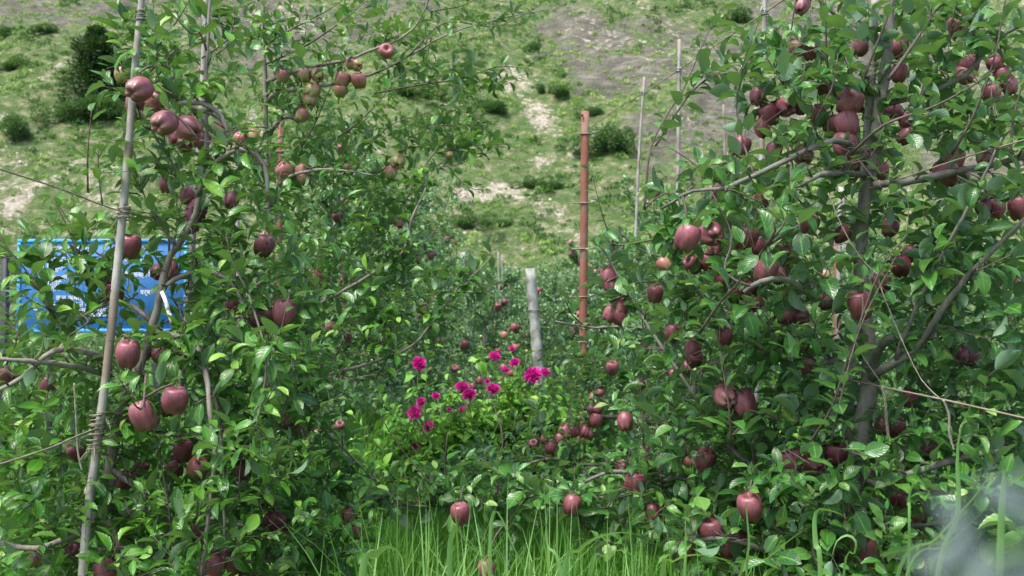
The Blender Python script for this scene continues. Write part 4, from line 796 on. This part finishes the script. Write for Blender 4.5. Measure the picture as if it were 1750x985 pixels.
# iron poles painted red
def iron_pole(px, ytop, ybot, Y_, r_, lab, rings):
    top = at(px, ytop, Y_); bot = at(px - 8, ybot, Y_); foot = np.array((bot[0], Y_, 0.)); e = empty('iron_pole', (foot[0], Y_, 0), lab, 'pole', 'red oxide iron poles')
    g = Geo(); c, r = resample([foot, (foot + top) / 2, top], [r_] * 3, .2); g.tube(c, r, 20); link('tube', g.build('tube', M['rust'], e.location), e)
    for y_ in rings:
        q = at(px + (ytop - y_) * 8 / (ybot - ytop), y_, Y_); g = Geo(); t = np.linspace(0, 6.6, 16); g.tube(np.stack([q[0] + (r_ + .004) * np.cos(t), q[1] + (r_ + .004) * np.sin(t), q[2] + t * 0], -1), .004, 4)
        g.tube([q + (-.075, -r_ * .9, 0), q + (.075, -r_ * .95, .002)], [.005, .004], 6)
        link('cross_rod', g.build('cross_rod', M['rusty_wire'], e.location), e)
        g = Geo(); p0 = q + (.055, -.02, .01); t = np.linspace(0, 14, 40); g.tube(np.stack([p0[0] + t * .0015 + .008 * np.cos(t), p0[1] + .008 * np.sin(t), p0[2] + .006 * np.sin(t * .7)], -1), .0028, 4)
        link('wire_knot', g.build('wire_knot', M['knot_metal'], e.location), e)
    g = Geo(); q = at(px - 6, ytop + 8, Y_) - (0, r_, 0); g.tube([q, q + (0, -.012, 0)], [.009, .008], 8); link('bolt', g.build('bolt', M['dark_steel'], e.location), e)
    return e
iron_pole(1000, 191, 600, 6.6, .0265, 'slim red iron pole standing free in the middle of the orchard', [230, 348, 426, 508, 585])
iron_pole(480, 200, 640, 7.0, .022, 'red iron pole half hidden behind the left trunks near the rosy fruit', [260])
iron_pole(590, 340, 640, 8.4, .026, 'red iron pole glimpsed through leaves left of the aisle', [420])
iron_pole(1432, 395, 640, 6.4, .024, 'red iron pole glimpsed just left of the mottled trunk', [430])
# weathered wooden posts
for px, yt, yb, Y_, w_, lab in [(906, 459, 590, 9.6, .095, 'cracked pale grey wooden post leaning slightly behind the dahlias'), (791, 432, 560, 13.5, .07, 'distant grey post at the left edge of the far foliage')]:
    top = at(px, yt, Y_); bot = at(px + 10, yb, Y_); foot = bot + (bot - top) * (bot[2] / (top[2] - bot[2])); e = empty('wooden_post', foot, lab, 'post', 'weathered wooden posts')
    c, r = resample([foot, (foot + top) / 2 + (.01, 0, 0), top], [w_ / 2 * 1.25, w_ / 2 * 1.15, w_ / 2], .12); g = Geo(); g.tube(c, r * (1 + .03 * rng.normal(0, 1, len(r))), 10, jit=.06); link('shaft', g.build('shaft', M['post_wood'], e.location), e)
    g = Geo(); q = at(px + 6, yt + 72, Y_); t = np.linspace(0, 14, 40); rr = w_ * .6; g.tube(np.stack([q[0] + rr * np.cos(t), q[1] + rr * np.sin(t), q[2] + .01 * np.sin(t * .6)], -1), .004, 4); link('wire_wrap', g.build('wire_wrap', M['rusty_wire'], e.location), e)
def wire(pts, r_, lab, mat='rusty_wire', name='wire', sag=.0, twist=False, grp='trellis wires'):
    c, r = resample(np.array(pts), [r_] * len(pts), .05); g = Geo()
    if twist:
        t = np.arange(len(c) * 4) / 4; cc = np.stack([np.interp(t, np.arange(len(c)), c[:, k]) for k in range(3)], -1)
        for ph in (0, 2.1, 4.2): g.tube(cc + r_ * .75 * np.stack([np.cos(t * 2.6 + ph), np.sin(t * 2.6 + ph), 0 * t], -1), r_ * .62, 5)
    else: g.tube(c, r, 5)
    return tag(link(name, g.build(name, M[mat], c[0]), None, c[0]), lab, 'wire' if name == 'wire' else 'twine', grp)
wire([at(-30, 280, 2.35), at(100, 322, 2.65), at(210, 362, 3.03), at(330, 385, 3.7), at(480, 420, 5.)], .0022, 'rusty wire crossing above the blue signboard to the leaning stake')
wire([at(-30, 803, 2.4), at(80, 768, 2.65), at(165, 733, 3.0), at(300, 690, 3.8)], .0028, 'wire running from the bottom left edge up to the leaning stake')
wire([at(1790, 228, 2.45), at(1640, 272, 2.65), at(1500, 318, 2.92), at(1380, 350, 3.4)], .0022, 'rusty wire slanting just above the thick right limb')
wire([at(1790, 724, 2.35), at(1620, 685, 2.6), at(1500, 660, 2.85), at(1430, 645, 3.1)], .0026, 'rusty wire passing the lower mottled trunk with twine tied on')
wire([at(1400, -42, 3.7)] + [STK[0], STK[1], STK[2], at(1055, 185, 6.4), at(1012, 216, 6.55)], .0032, 'high wire joining the thin stakes to the top of the red pole')
tw = 'pale twine hanging from the wires'
wire([at(1500, 470, 2.75), at(1508, 500, 2.72), at(1545, 590, 2.68), at(1575, 650, 2.66), at(1607, 682, 2.6)], .0013, 'slanting pale twine from the mottled trunk down to the low wire', 'twine', 'twine', twist=True, grp=tw)
wire([at(1612, 684, 2.6), at(1622, 710, 2.6), at(1622, 740, 2.6), at(1630, 768, 2.6)], .0024, 'loose twine end hanging under the wire by the tall grass blade', 'twine', 'twine', twist=True, grp=tw)
wire([at(1508, 660, 2.8), at(1513, 690, 2.8), at(1515, 720, 2.8), at(1518, 746, 2.8)], .0034, 'short thick twine end hanging beside the mottled trunk', 'twine', 'twine', twist=True, grp=tw)
wire([at(1458, 575, 2.8), at(1475, 610, 2.8), at(1508, 658, 2.8)], .0013, 'thin twine running down the front of the mottled trunk', 'twine', 'twine', twist=True, grp=tw)
wire([at(1415, 330, 2.6), at(1440, 390, 2.6), at(1470, 440, 2.6), at(1502, 472, 2.6)], .0012, 'twine slanting down from the upper leaves to the trunk fruit', 'twine', 'twine', twist=True, grp=tw)
wire([at(127, 655, 2.95), at(130, 710, 2.95), at(133, 770, 2.95), at(140, 803, 2.95)], .0022, 'thin twine dangling left of the leaning stake', 'twine', 'twine', twist=True, grp=tw)
wire([at(166, 706, 3.0), at(190, 705, 3.05), at(216, 710, 3.15)], .003, 'short twine tying the leaning stake to the trunk', 'twine', 'twine', twist=True, grp=tw)
# white plastic ribbons on the left trunk
for pts, lab in [([(276, 498, 3.12), (282, 512, 3.1), (288, 530, 3.1)], 'upper white plastic ribbon knotted round the left trunk fork'), ([(284, 520, 3.12), (292, 545, 3.1), (296, 562, 3.12)], 'lower end of white ribbon dangling from the left trunk fork')]:
    c, r = resample(w3(pts), [.01] * len(pts), .01); s_ = np.array((.0045, .002, .003)); V = np.stack([c - s_, c + s_], 1).reshape(-1, 3); k_ = np.arange(len(c) - 1) * 2
    me = mesh_from('ribbon', V, [np.stack([k_, k_ + 1, k_ + 3, k_ + 2], -1)], M['ribbon'], origin=c[0]); o = link('ribbon', me, None, c[0]); tag(o, lab, 'ribbon', 'white ribbons on the left trunk')
    md = o.modifiers.new('t', 'SOLIDIFY'); md.thickness = .0008

# ---------------------------------------------------------------- blue signboard
SY = 8.6; tl = at(31, 409, SY); tr_ = at(321, 412, SY); bl = at(26, 568, SY); W_ = tr_[0] - tl[0]; H_ = tl[2] - bl[2]
e = empty('signboard', (tl[0] + W_ / 2, SY, 0), 'blue signboard with white lettering seen through the left tree', 'signboard')
def box(name, x0, x1, y0, y1, z0, z1, mat, par):
    V = [(x, y, z) for z in (z0, z1) for y in (y0, y1) for x in (x0, x1)]; F = [(0, 1, 5, 4), (1, 3, 7, 5), (3, 2, 6, 7), (2, 0, 4, 6), (4, 5, 7, 6), (0, 2, 3, 1)]
    me = mesh_from(name, V, [np.array(F)], mat, smooth=False, origin=par.location); o = link(name, me, par); b = o.modifiers.new('b', 'BEVEL'); b.width = .002; return o
x0, x1, zt, zb = tl[0], tr_[0], tl[2], tl[2] - H_
box('panel', x0 + .02, x1 - .02, SY, SY + .02, zb + .02, zt - .02, M['sign_blue'], e)
fr = .028
box('rim', x0, x1, SY - .012, SY + .03, zt - fr, zt, M['sign_rim'], e); box('rim', x0, x1, SY - .012, SY + .03, zb, zb + fr, M['sign_rim'], e)
box('rim', x0, x0 + fr, SY - .011, SY + .029, zb + fr, zt - fr, M['sign_rim'], e); box('rim', x1 - fr, x1, SY - .011, SY + .029, zb + fr, zt - fr, M['sign_rim'], e)
box('leg', x0 + .25, x0 + .30, SY + .03, SY + .08, -.1, zt - .1, M['dark_steel'], e); box('leg', x1 - .30, x1 - .25, SY + .03, SY + .08, -.1, zt - .1, M['dark_steel'], e)
PXM = SY / FX
for px, py, sz, body in [(78, 427, 11, 'बागवानी विभाग'), (190, 427, 11, 'प्रदर्शन'), (74, 443, 10, '( Cherry Apple'), (196, 443, 10, 'Orchard )'), (60, 449.5, 9, ''), (60, 455, 9, 'बाग क्षेत्र'), (140, 455, 8, 'जिला'), (66, 462.5, 8, 'सेब पौधा'), (76, 476, 9, 'लाभार्थी का नाम'), (82, 485, 9, 'पिता'), (79, 494, 9, '। गांव'), (142, 478, 8, 'योजना वर्ष'), (96, 510, 9, 'कुल क्षेत्र'), (210, 470, 8, 'पौध संख्या'), (84, 524, 8, 'किस्म'), (120, 521, 8, 'लागत अनुदान'), (240, 425, 8, 'किन्नौर'), (248, 470, 8, 'हिमाचल'), (275, 486, 8, 'प्रदेश'), (57, 520, 7, 'क'), (57, 528, 7, 'ख'), (130, 531, 8, 'सामान्य वर्ग'), (128, 539, 8, 'सिंचाई योजना'), (84, 540, 8, 'राशि'), (240, 500, 8, 'वर्ष')]:
    if not body: continue
    cu = bpy.data.curves.new('lettering', 'FONT'); cu.body = body; cu.size = sz * PXM * 1.35; cu.extrude = .0006; cu.offset = .0003
    o = bpy.data.objects.new('lettering_source', cu); C.objects.link(o); bpy.context.view_layer.update()
    me = bpy.data.meshes.new_from_object(o.evaluated_get(bpy.context.evaluated_depsgraph_get())); bpy.data.objects.remove(o); me.materials.clear(); me.materials.append(M['sign_white'])
    o = bpy.data.objects.new('lettering', me); C.objects.link(o); o.parent = e; q = at(px, py + sz * .4, SY); o.location = Vector((q[0], SY - .003, q[2])) - e.location; o.rotation_euler = (R(90), 0, 0)
# dark post left of the sign
e = empty('dark_post', at(8, 560, 7.8) * (1, 1, 0), 'dark steel post at the left edge beside the blue signboard', 'post'); q0, q1 = at(4, 440, 7.8), at(14, 440, 7.8)
box('shaft', q0[0], q1[0], 7.78, 7.83, -.1, q0[2], M['dark_steel'], e); box('cap', q0[0] - .005, q1[0] + .005, 7.775, 7.835, q0[2], q0[2] + .012, M['dark_steel'], e)

# ---------------------------------------------------------------- dahlias
def flower_mesh(seed):
    r0 = np.random.default_rng(seed); g = Geo(); n_ = 120; k = np.arange(n_); th = k * 2.39996; z = 1 - 1.35 * (k + .5) / n_; rr = np.sqrt(np.maximum(0, 1 - z * z))
    D = np.stack([rr * np.cos(th), rr * np.sin(th), z], -1); D = norm(D + r0.normal(0, .12, D.shape)); U = norm(UP * .9 - D * D[:, 2:3] * .9 + 1e-3)
    L_ = .5 * (.5 + .5 * np.sqrt((k + 1) / n_)) * r0.uniform(.85, 1.15, n_)
    g.leaves(D * .08, D, U, L_, .17 * (.5 + .5 * k / n_) + .03, -.5, .7, np.clip(r0.beta(2, 2, n_) * .7 + .3 * k / n_, 0, 1), 0, rows=np.array([0, .35, .7, 1.]), wid=np.array([.4, .8, 1., .3]), wave=.02)
    c = Geo(); c.tube([(0, 0, -.42), (0, 0, -.2), (0, 0, 0)], [.10, .17, .1], 8)
    return g.build('petals', M['petal']), c.build('calyx', M['stem_green'])
FL = [flower_mesh(s) for s in range(3)]
g = Geo(); g.tube([(0, 0, -.5), (0, 0, -.2), (0, 0, .15), (0, 0, .4)], [.12, .42, .38, .08], 8); BUD = g.build('bud', M['bud'])
def dahlia_plant(px, py, Y_, spread, ht, label, flowers, nst, buds=()):
    b = at(px, py, Y_); b[2] = float(ground_h(b[0], b[1])); e = empty('dahlia_plant', b, label, 'dahlia', 'magenta dahlia plants'); g = Geo(); g.prune = True
    tops = [at(f[0], f[1], Y_ + random.uniform(-.25, .25)) for f in list(flowers) + list(buds)]
    tops += [b + (rng.normal(0, spread), rng.normal(0, spread * .6), ht * rng.uniform(.5, 1.)) for _ in range(nst)]
    for i, t in enumerate(tops):
        o = b + (rng.normal(0, .12), rng.normal(0, .12), 0); c, r = resample([o, o * .5 + t * .5 + (rng.normal(0, .04), 0, .03), t - UP * .03], [.007, .005, .003], .05); g.tube(c, r, 5, m=0)
        shoot_leaves(g, c[int(len(c) * .25):], .10, .033, start=0, width=.55, tip=.4)
        for s in range(5):
            a = c[int(len(c) * rng.uniform(.4, .95))]; q = a + norm(rng.normal(0, 1, 3) + UP * .4) * .13; shoot_leaves(g, np.array([a, (a + q) / 2, q]), .085, .02, width=.55)
    link('foliage', g.build('foliage', [M['stem_green'], M['leaf_dahlia']], b), e)
    for i, f in enumerate(flowers):
        t = tops[i]; s = f[2] * t[1] / FX / 1.02; o = link('flower', FL[i % 3][1], e, Vector(t.tolist()) - e.location); o.scale = (s, s, s); o.rotation_euler = (R(random.uniform(10, 60)), R(random.uniform(-25, 25)), random.uniform(-.6, .6))
        q = bpy.data.objects.new('petals', FL[i % 3][0]); C.objects.link(q); q.parent = o
    for i, f in enumerate(buds):
        t = tops[len(flowers) + i]; o = link('bud', BUD, e, Vector(t.tolist()) - e.location); o.scale = (f[2] * t[1] / FX,) * 3; o.rotation_euler = (R(random.uniform(-60, 60)), R(random.uniform(-60, 60)), 0)
F = FLOWERS
dahlia_plant(722, 800, 6.0, .28, 1.05, 'dahlia clump on the left with several ragged magenta blooms low over the grass', [F[0], F[10], F[11], F[12], F[13], F[14]], 26, [(732, 588, 7), (700, 740, 6), (752, 702, 6)])
dahlia_plant(812, 800, 5.9, .28, 1.15, 'middle dahlia clump with three round magenta blooms close together', [F[7], F[8], F[9], F[15], F[16], F[17]], 32, [(785, 637, 8), (838, 645, 8), (855, 705, 9), (770, 665, 6), (800, 690, 7)])
dahlia_plant(895, 790, 6.1, .32, 1.3, 'tallest dahlia clump in front of the weathered post, one big drooping bloom', [F[1], F[2], F[3], F[4], F[5], F[6]], 40, [(855, 655, 7), (822, 575, 7), (900, 600, 7), (960, 640, 6), (925, 665, 7)])
dahlia_plant(1385, 800, 5.2, .2, .9, 'dahlia glimpsed through the leaves left of the mottled trunk with tiny blooms', [(1338, 583, 9), (1349, 581, 8), (1386, 603, 10), (1358, 562, 7)], 8)

# ---------------------------------------------------------------- grass
def grass_blades(X, Y, h, w_, tint, lean=.35, g=None, rows=np.array([0, .3, .6, .85, 1.]), wid=np.array([.7, 1, .85, .5, .05])):
    g = g or Geo(); n_ = len(X); az = rng.uniform(0, 6.28, n_); le = np.abs(rng.normal(0, lean, n_)); D = np.stack([np.cos(az) * np.sin(le), np.sin(az) * np.sin(le), np.cos(le)], -1)
    U = norm(np.stack([-np.cos(az) * np.cos(le), -np.sin(az) * np.cos(le), np.sin(le)], -1) * 1.0)
    g.leaves(np.stack([X, Y, ground_h(X, Y) - .02], -1), D, U, h, w_, -rng.uniform(.2, 1.6, n_), .3, tint, 0, rows=rows, wid=wid, wave=.0); return g
def gz(n_, x0, x1, y0, y1, h0, h1, w_, sh=0.):
    X = rng.uniform(x0, x1, n_); Y = rng.uniform(y0, y1, n_); k = fbm(X * 1.1, Y * 1.1, 3, 61) > rng.uniform(.18, .5, n_); X, Y = X[k], Y[k]; n_ = len(X)
    cl = fbm(X * .7, Y * .7, 3, 62); return X, Y, rng.uniform(h0, h1, n_) * (.6 + .8 * cl), rng.uniform(.7, 1.3, n_) * w_, np.clip(rng.beta(2, 2.5, n_) * .75 + (cl - .45) * 1.2 + sh + (rng.uniform(0, 1, n_) > .95) * .6, 0, 1)
g = Geo()
for a in [(15000, -1.2, 1.4, 4.1, 6.4, .45, .85, .008), (16000, -2.6, 2.6, 6.2, 10, .4, .8, .010), (9000, -4.5, -1.0, 5.5, 11, .35, .7, .012), (12000, 1.3, 5.5, 4.0, 11, .35, .75, .011), (16000, -8, 8, 10, 22, .3, .6, .02), (9000, -16, 16, 20, 42, .3, .6, .04), (9000, -3.2, 3.2, 2.9, 4.4, .25, .55, .007), (6500, -2.3, -.75, 6.6, 8.4, .8, 1.1, .010, .5), (9000, -3.5, -.6, 8.2, 12, .6, .95, .014, .5), (3500, 1.6, 4.5, 4.5, 7.5, .6, 1.0, .010, .15)]:
    grass_blades(*gz(*a), g=g)
tag(link('grass', g.build('grass', M['grass'])), 'tall bright green grass growing between the tree rows', kind='stuff')
# taller coarse grass between the camera and the trees
g = Geo()
for a in [(950, -.4, 1.7, 2.35, 3.3, .74, 1.02, .010), (160, -2.6, -.5, 2.4, 3.2, .6, .85, .007)]:
    grass_blades(*gz(*a), g=g, lean=.30, rows=np.array([0, .2, .4, .6, .75, .88, 1.]), wid=np.array([.6, .9, 1, .9, .7, .4, .04]))
tag(link('coarse_grass', g.build('coarse_grass', M['grass_broad'])), 'coarse grass blades standing in front of the trees', kind='stuff')
BL = [([(618, 990), (640, 950), (665, 934), (686, 952), (690, 992)], 11, 2.5, 'broad pale grass blade arching over beside the left tree'),
 ([(770, 922), (800, 932), (832, 962), (850, 995)], 9, 2.5, 'pale grass blade arching down below the hanging apple in the aisle'),
 ([(962, 990), (990, 940), (1022, 918), (1060, 910), (1098, 915)], 8, 2.3, 'grass blade bent low to the right under the low branch'),
 ([(1008, 990), (1035, 950), (1060, 940), (1095, 960), (1110, 985)], 8, 2.3, 'short grass blade bent over near the bottom of the aisle'),
 ([(1130, 995), (1150, 960), (1190, 948), (1240, 958), (1275, 985)], 9, 2.3, 'grass blade arching under the low right apples'),
 ([(1262, 992), (1310, 955), (1360, 915), (1385, 900)], 7, 2.3, 'straight slanting grass blade before the bottom right apples'),
 ([(1402, 992), (1394, 930), (1392, 888), (1400, 870), (1430, 876), (1448, 886)], 8, 2.2, 'grass blade folded sharply at its top, right of the lowest apples'),
 ([(1440, 992), (1460, 945), (1462, 925), (1448, 915), (1430, 925), (1422, 950)], 6, 2.2, 'small hooked grass blade crossing the bottom right apple pair'),
 ([(1600, 1000), (1636, 880), (1636, 790), (1642, 735), (1672, 662)], 10, 2.1, 'tallest upright grass blade reaching the low right wire'),
 ([(1530, 1000), (1600, 920), (1660, 855), (1694, 812), (1730, 802)], 9, 2.0, 'long grass blade slanting up across the bottom right corner'),
 ([(1545, 1000), (1620, 930), (1690, 865)], 5, 2.0, 'thin pale grass stem slanting beside the long blade'),
 ([(1554, 905), (1552, 860), (1560, 826), (1572, 822), (1586, 840), (1596, 866)], 9, 2.2, 'grass blade folded like a hook near the right low limb'),
 ([(1712, 860), (1725, 830), (1750, 812), (1790, 800)], 14, 1.7, 'broad grass blade entering at the right edge'),
 ([(1170, 995), (1172, 940), (1171, 862)], 5, 2.4, 'upright thin grass blade in front of the low right branch'),
 ([(960, 700 + 295), (935, 930), (935, 868)], 5, 2.4, 'upright thin grass blade left of the low branch end'),
 ([(1105, 990), (1106, 950), (1108, 902)], 5, 2.4, 'short upright grass blade under the low branch'),
 ([(1275, 995), (1280, 930), (1276, 862), (1290, 850)], 6, 2.3, 'upright grass blade crossing the lowest striped apple'),
 ([(905, 995), (925, 950), (938, 870)], 6, 2.4, 'leaning thin grass blade at the left of the low branch'),
 ([(840, 890), (880, 940), (905, 995)], 5, 2.5, 'thin grass blade leaning left across the aisle grass')]
for pts, wpx, Y_, lab in BL:
    P = w3(pts, Y_); top_seen = P; 
    if pts[0][1] > 960: P = np.vstack([[P[0] + (P[0] - P[1]) / max(1e-6, (P[1] - P[0])[2]) * 0 + np.array(((P[0] - P[1])[0] * .6, .05, -(P[0][2] - 0.0) * .55))], P]); P = np.vstack([[P[0] * (1, 1, 0) + (0, .05, 0)], P])
    else: P = np.vstack([[P[0] * (1, 1, 0) + (0, .12, 0)], [P[0] * (1, 1, .5) + (0, .05, 0)], P])
    c, r = resample(P, np.interp(np.arange(len(P)), [0, len(P) * .4, len(P) - 1], [.5, 1, .06]) * wpx * 1.3 * Y_ / FX / 2, .015)
    T_ = norm(np.gradient(c, axis=0)); S0 = norm(np.cross(T_, np.array((.25, 1, .2)))); N0 = np.cross(T_, S0); tw_ = np.linspace(random.uniform(-.5, .2), random.uniform(.5, 1.15), len(c))[:, None]; S_ = S0 * np.cos(tw_) + N0 * np.sin(tw_)
    V = np.stack([c - S_ * r[:, None], c + np.cross(S_, T_) * r[:, None] * -.3, c + S_ * r[:, None]], 1).reshape(-1, 3); k_ = (np.arange(len(c) - 1) * 3)[:, None]
    Q = np.concatenate([k_ + np.array([[0, 1, 4, 3]]), k_ + np.array([[1, 2, 5, 4]])]); me = mesh_from('grass_blade', V, [Q], M['grass_broad'], lr=np.full(len(V), random.uniform(.2, .9)), uv=np.zeros((len(V), 2)), origin=c[0])
    tag(link('grass_blade', me, None, c[0]), lab, 'grass blade', 'long grass blades in front of the trees')
# leafy sprig standing in for an unidentified blur near the lens, bottom right
b = at(1800, 1120, .20); e = empty('blur_stand_in', b, 'unidentified out of focus grey thing close to the lens in the bottom right corner', 'unidentified object')
g = Geo(); c, r = resample([at(1950, 1120, .17), at(1830, 960, .16), at(1740, 940, .155), at(1640, 990, .155)], [.0009, .0008, .0006, .0004], .003); g.tube(c, r, 5, m=0)
P = c[rng.integers(0, len(c) - 1, 150)] + rng.normal(0, .004, (150, 3)) * (1, .6, 1) - UP * rng.uniform(-.003, .016, (150, 1)); D = norm(rng.normal(0, .7, (150, 3)) + np.array((-.5, .0, .1))); g.leaves(P, D, norm(rng.normal(0, .3, (150, 3)) + (0, -.6, .8)), .011, .0026, .6, .3, np.full(150, .5), 1)
link('leaves', g.build('leaves', [M['stem_green'], M['grey_leaf']], b), e)
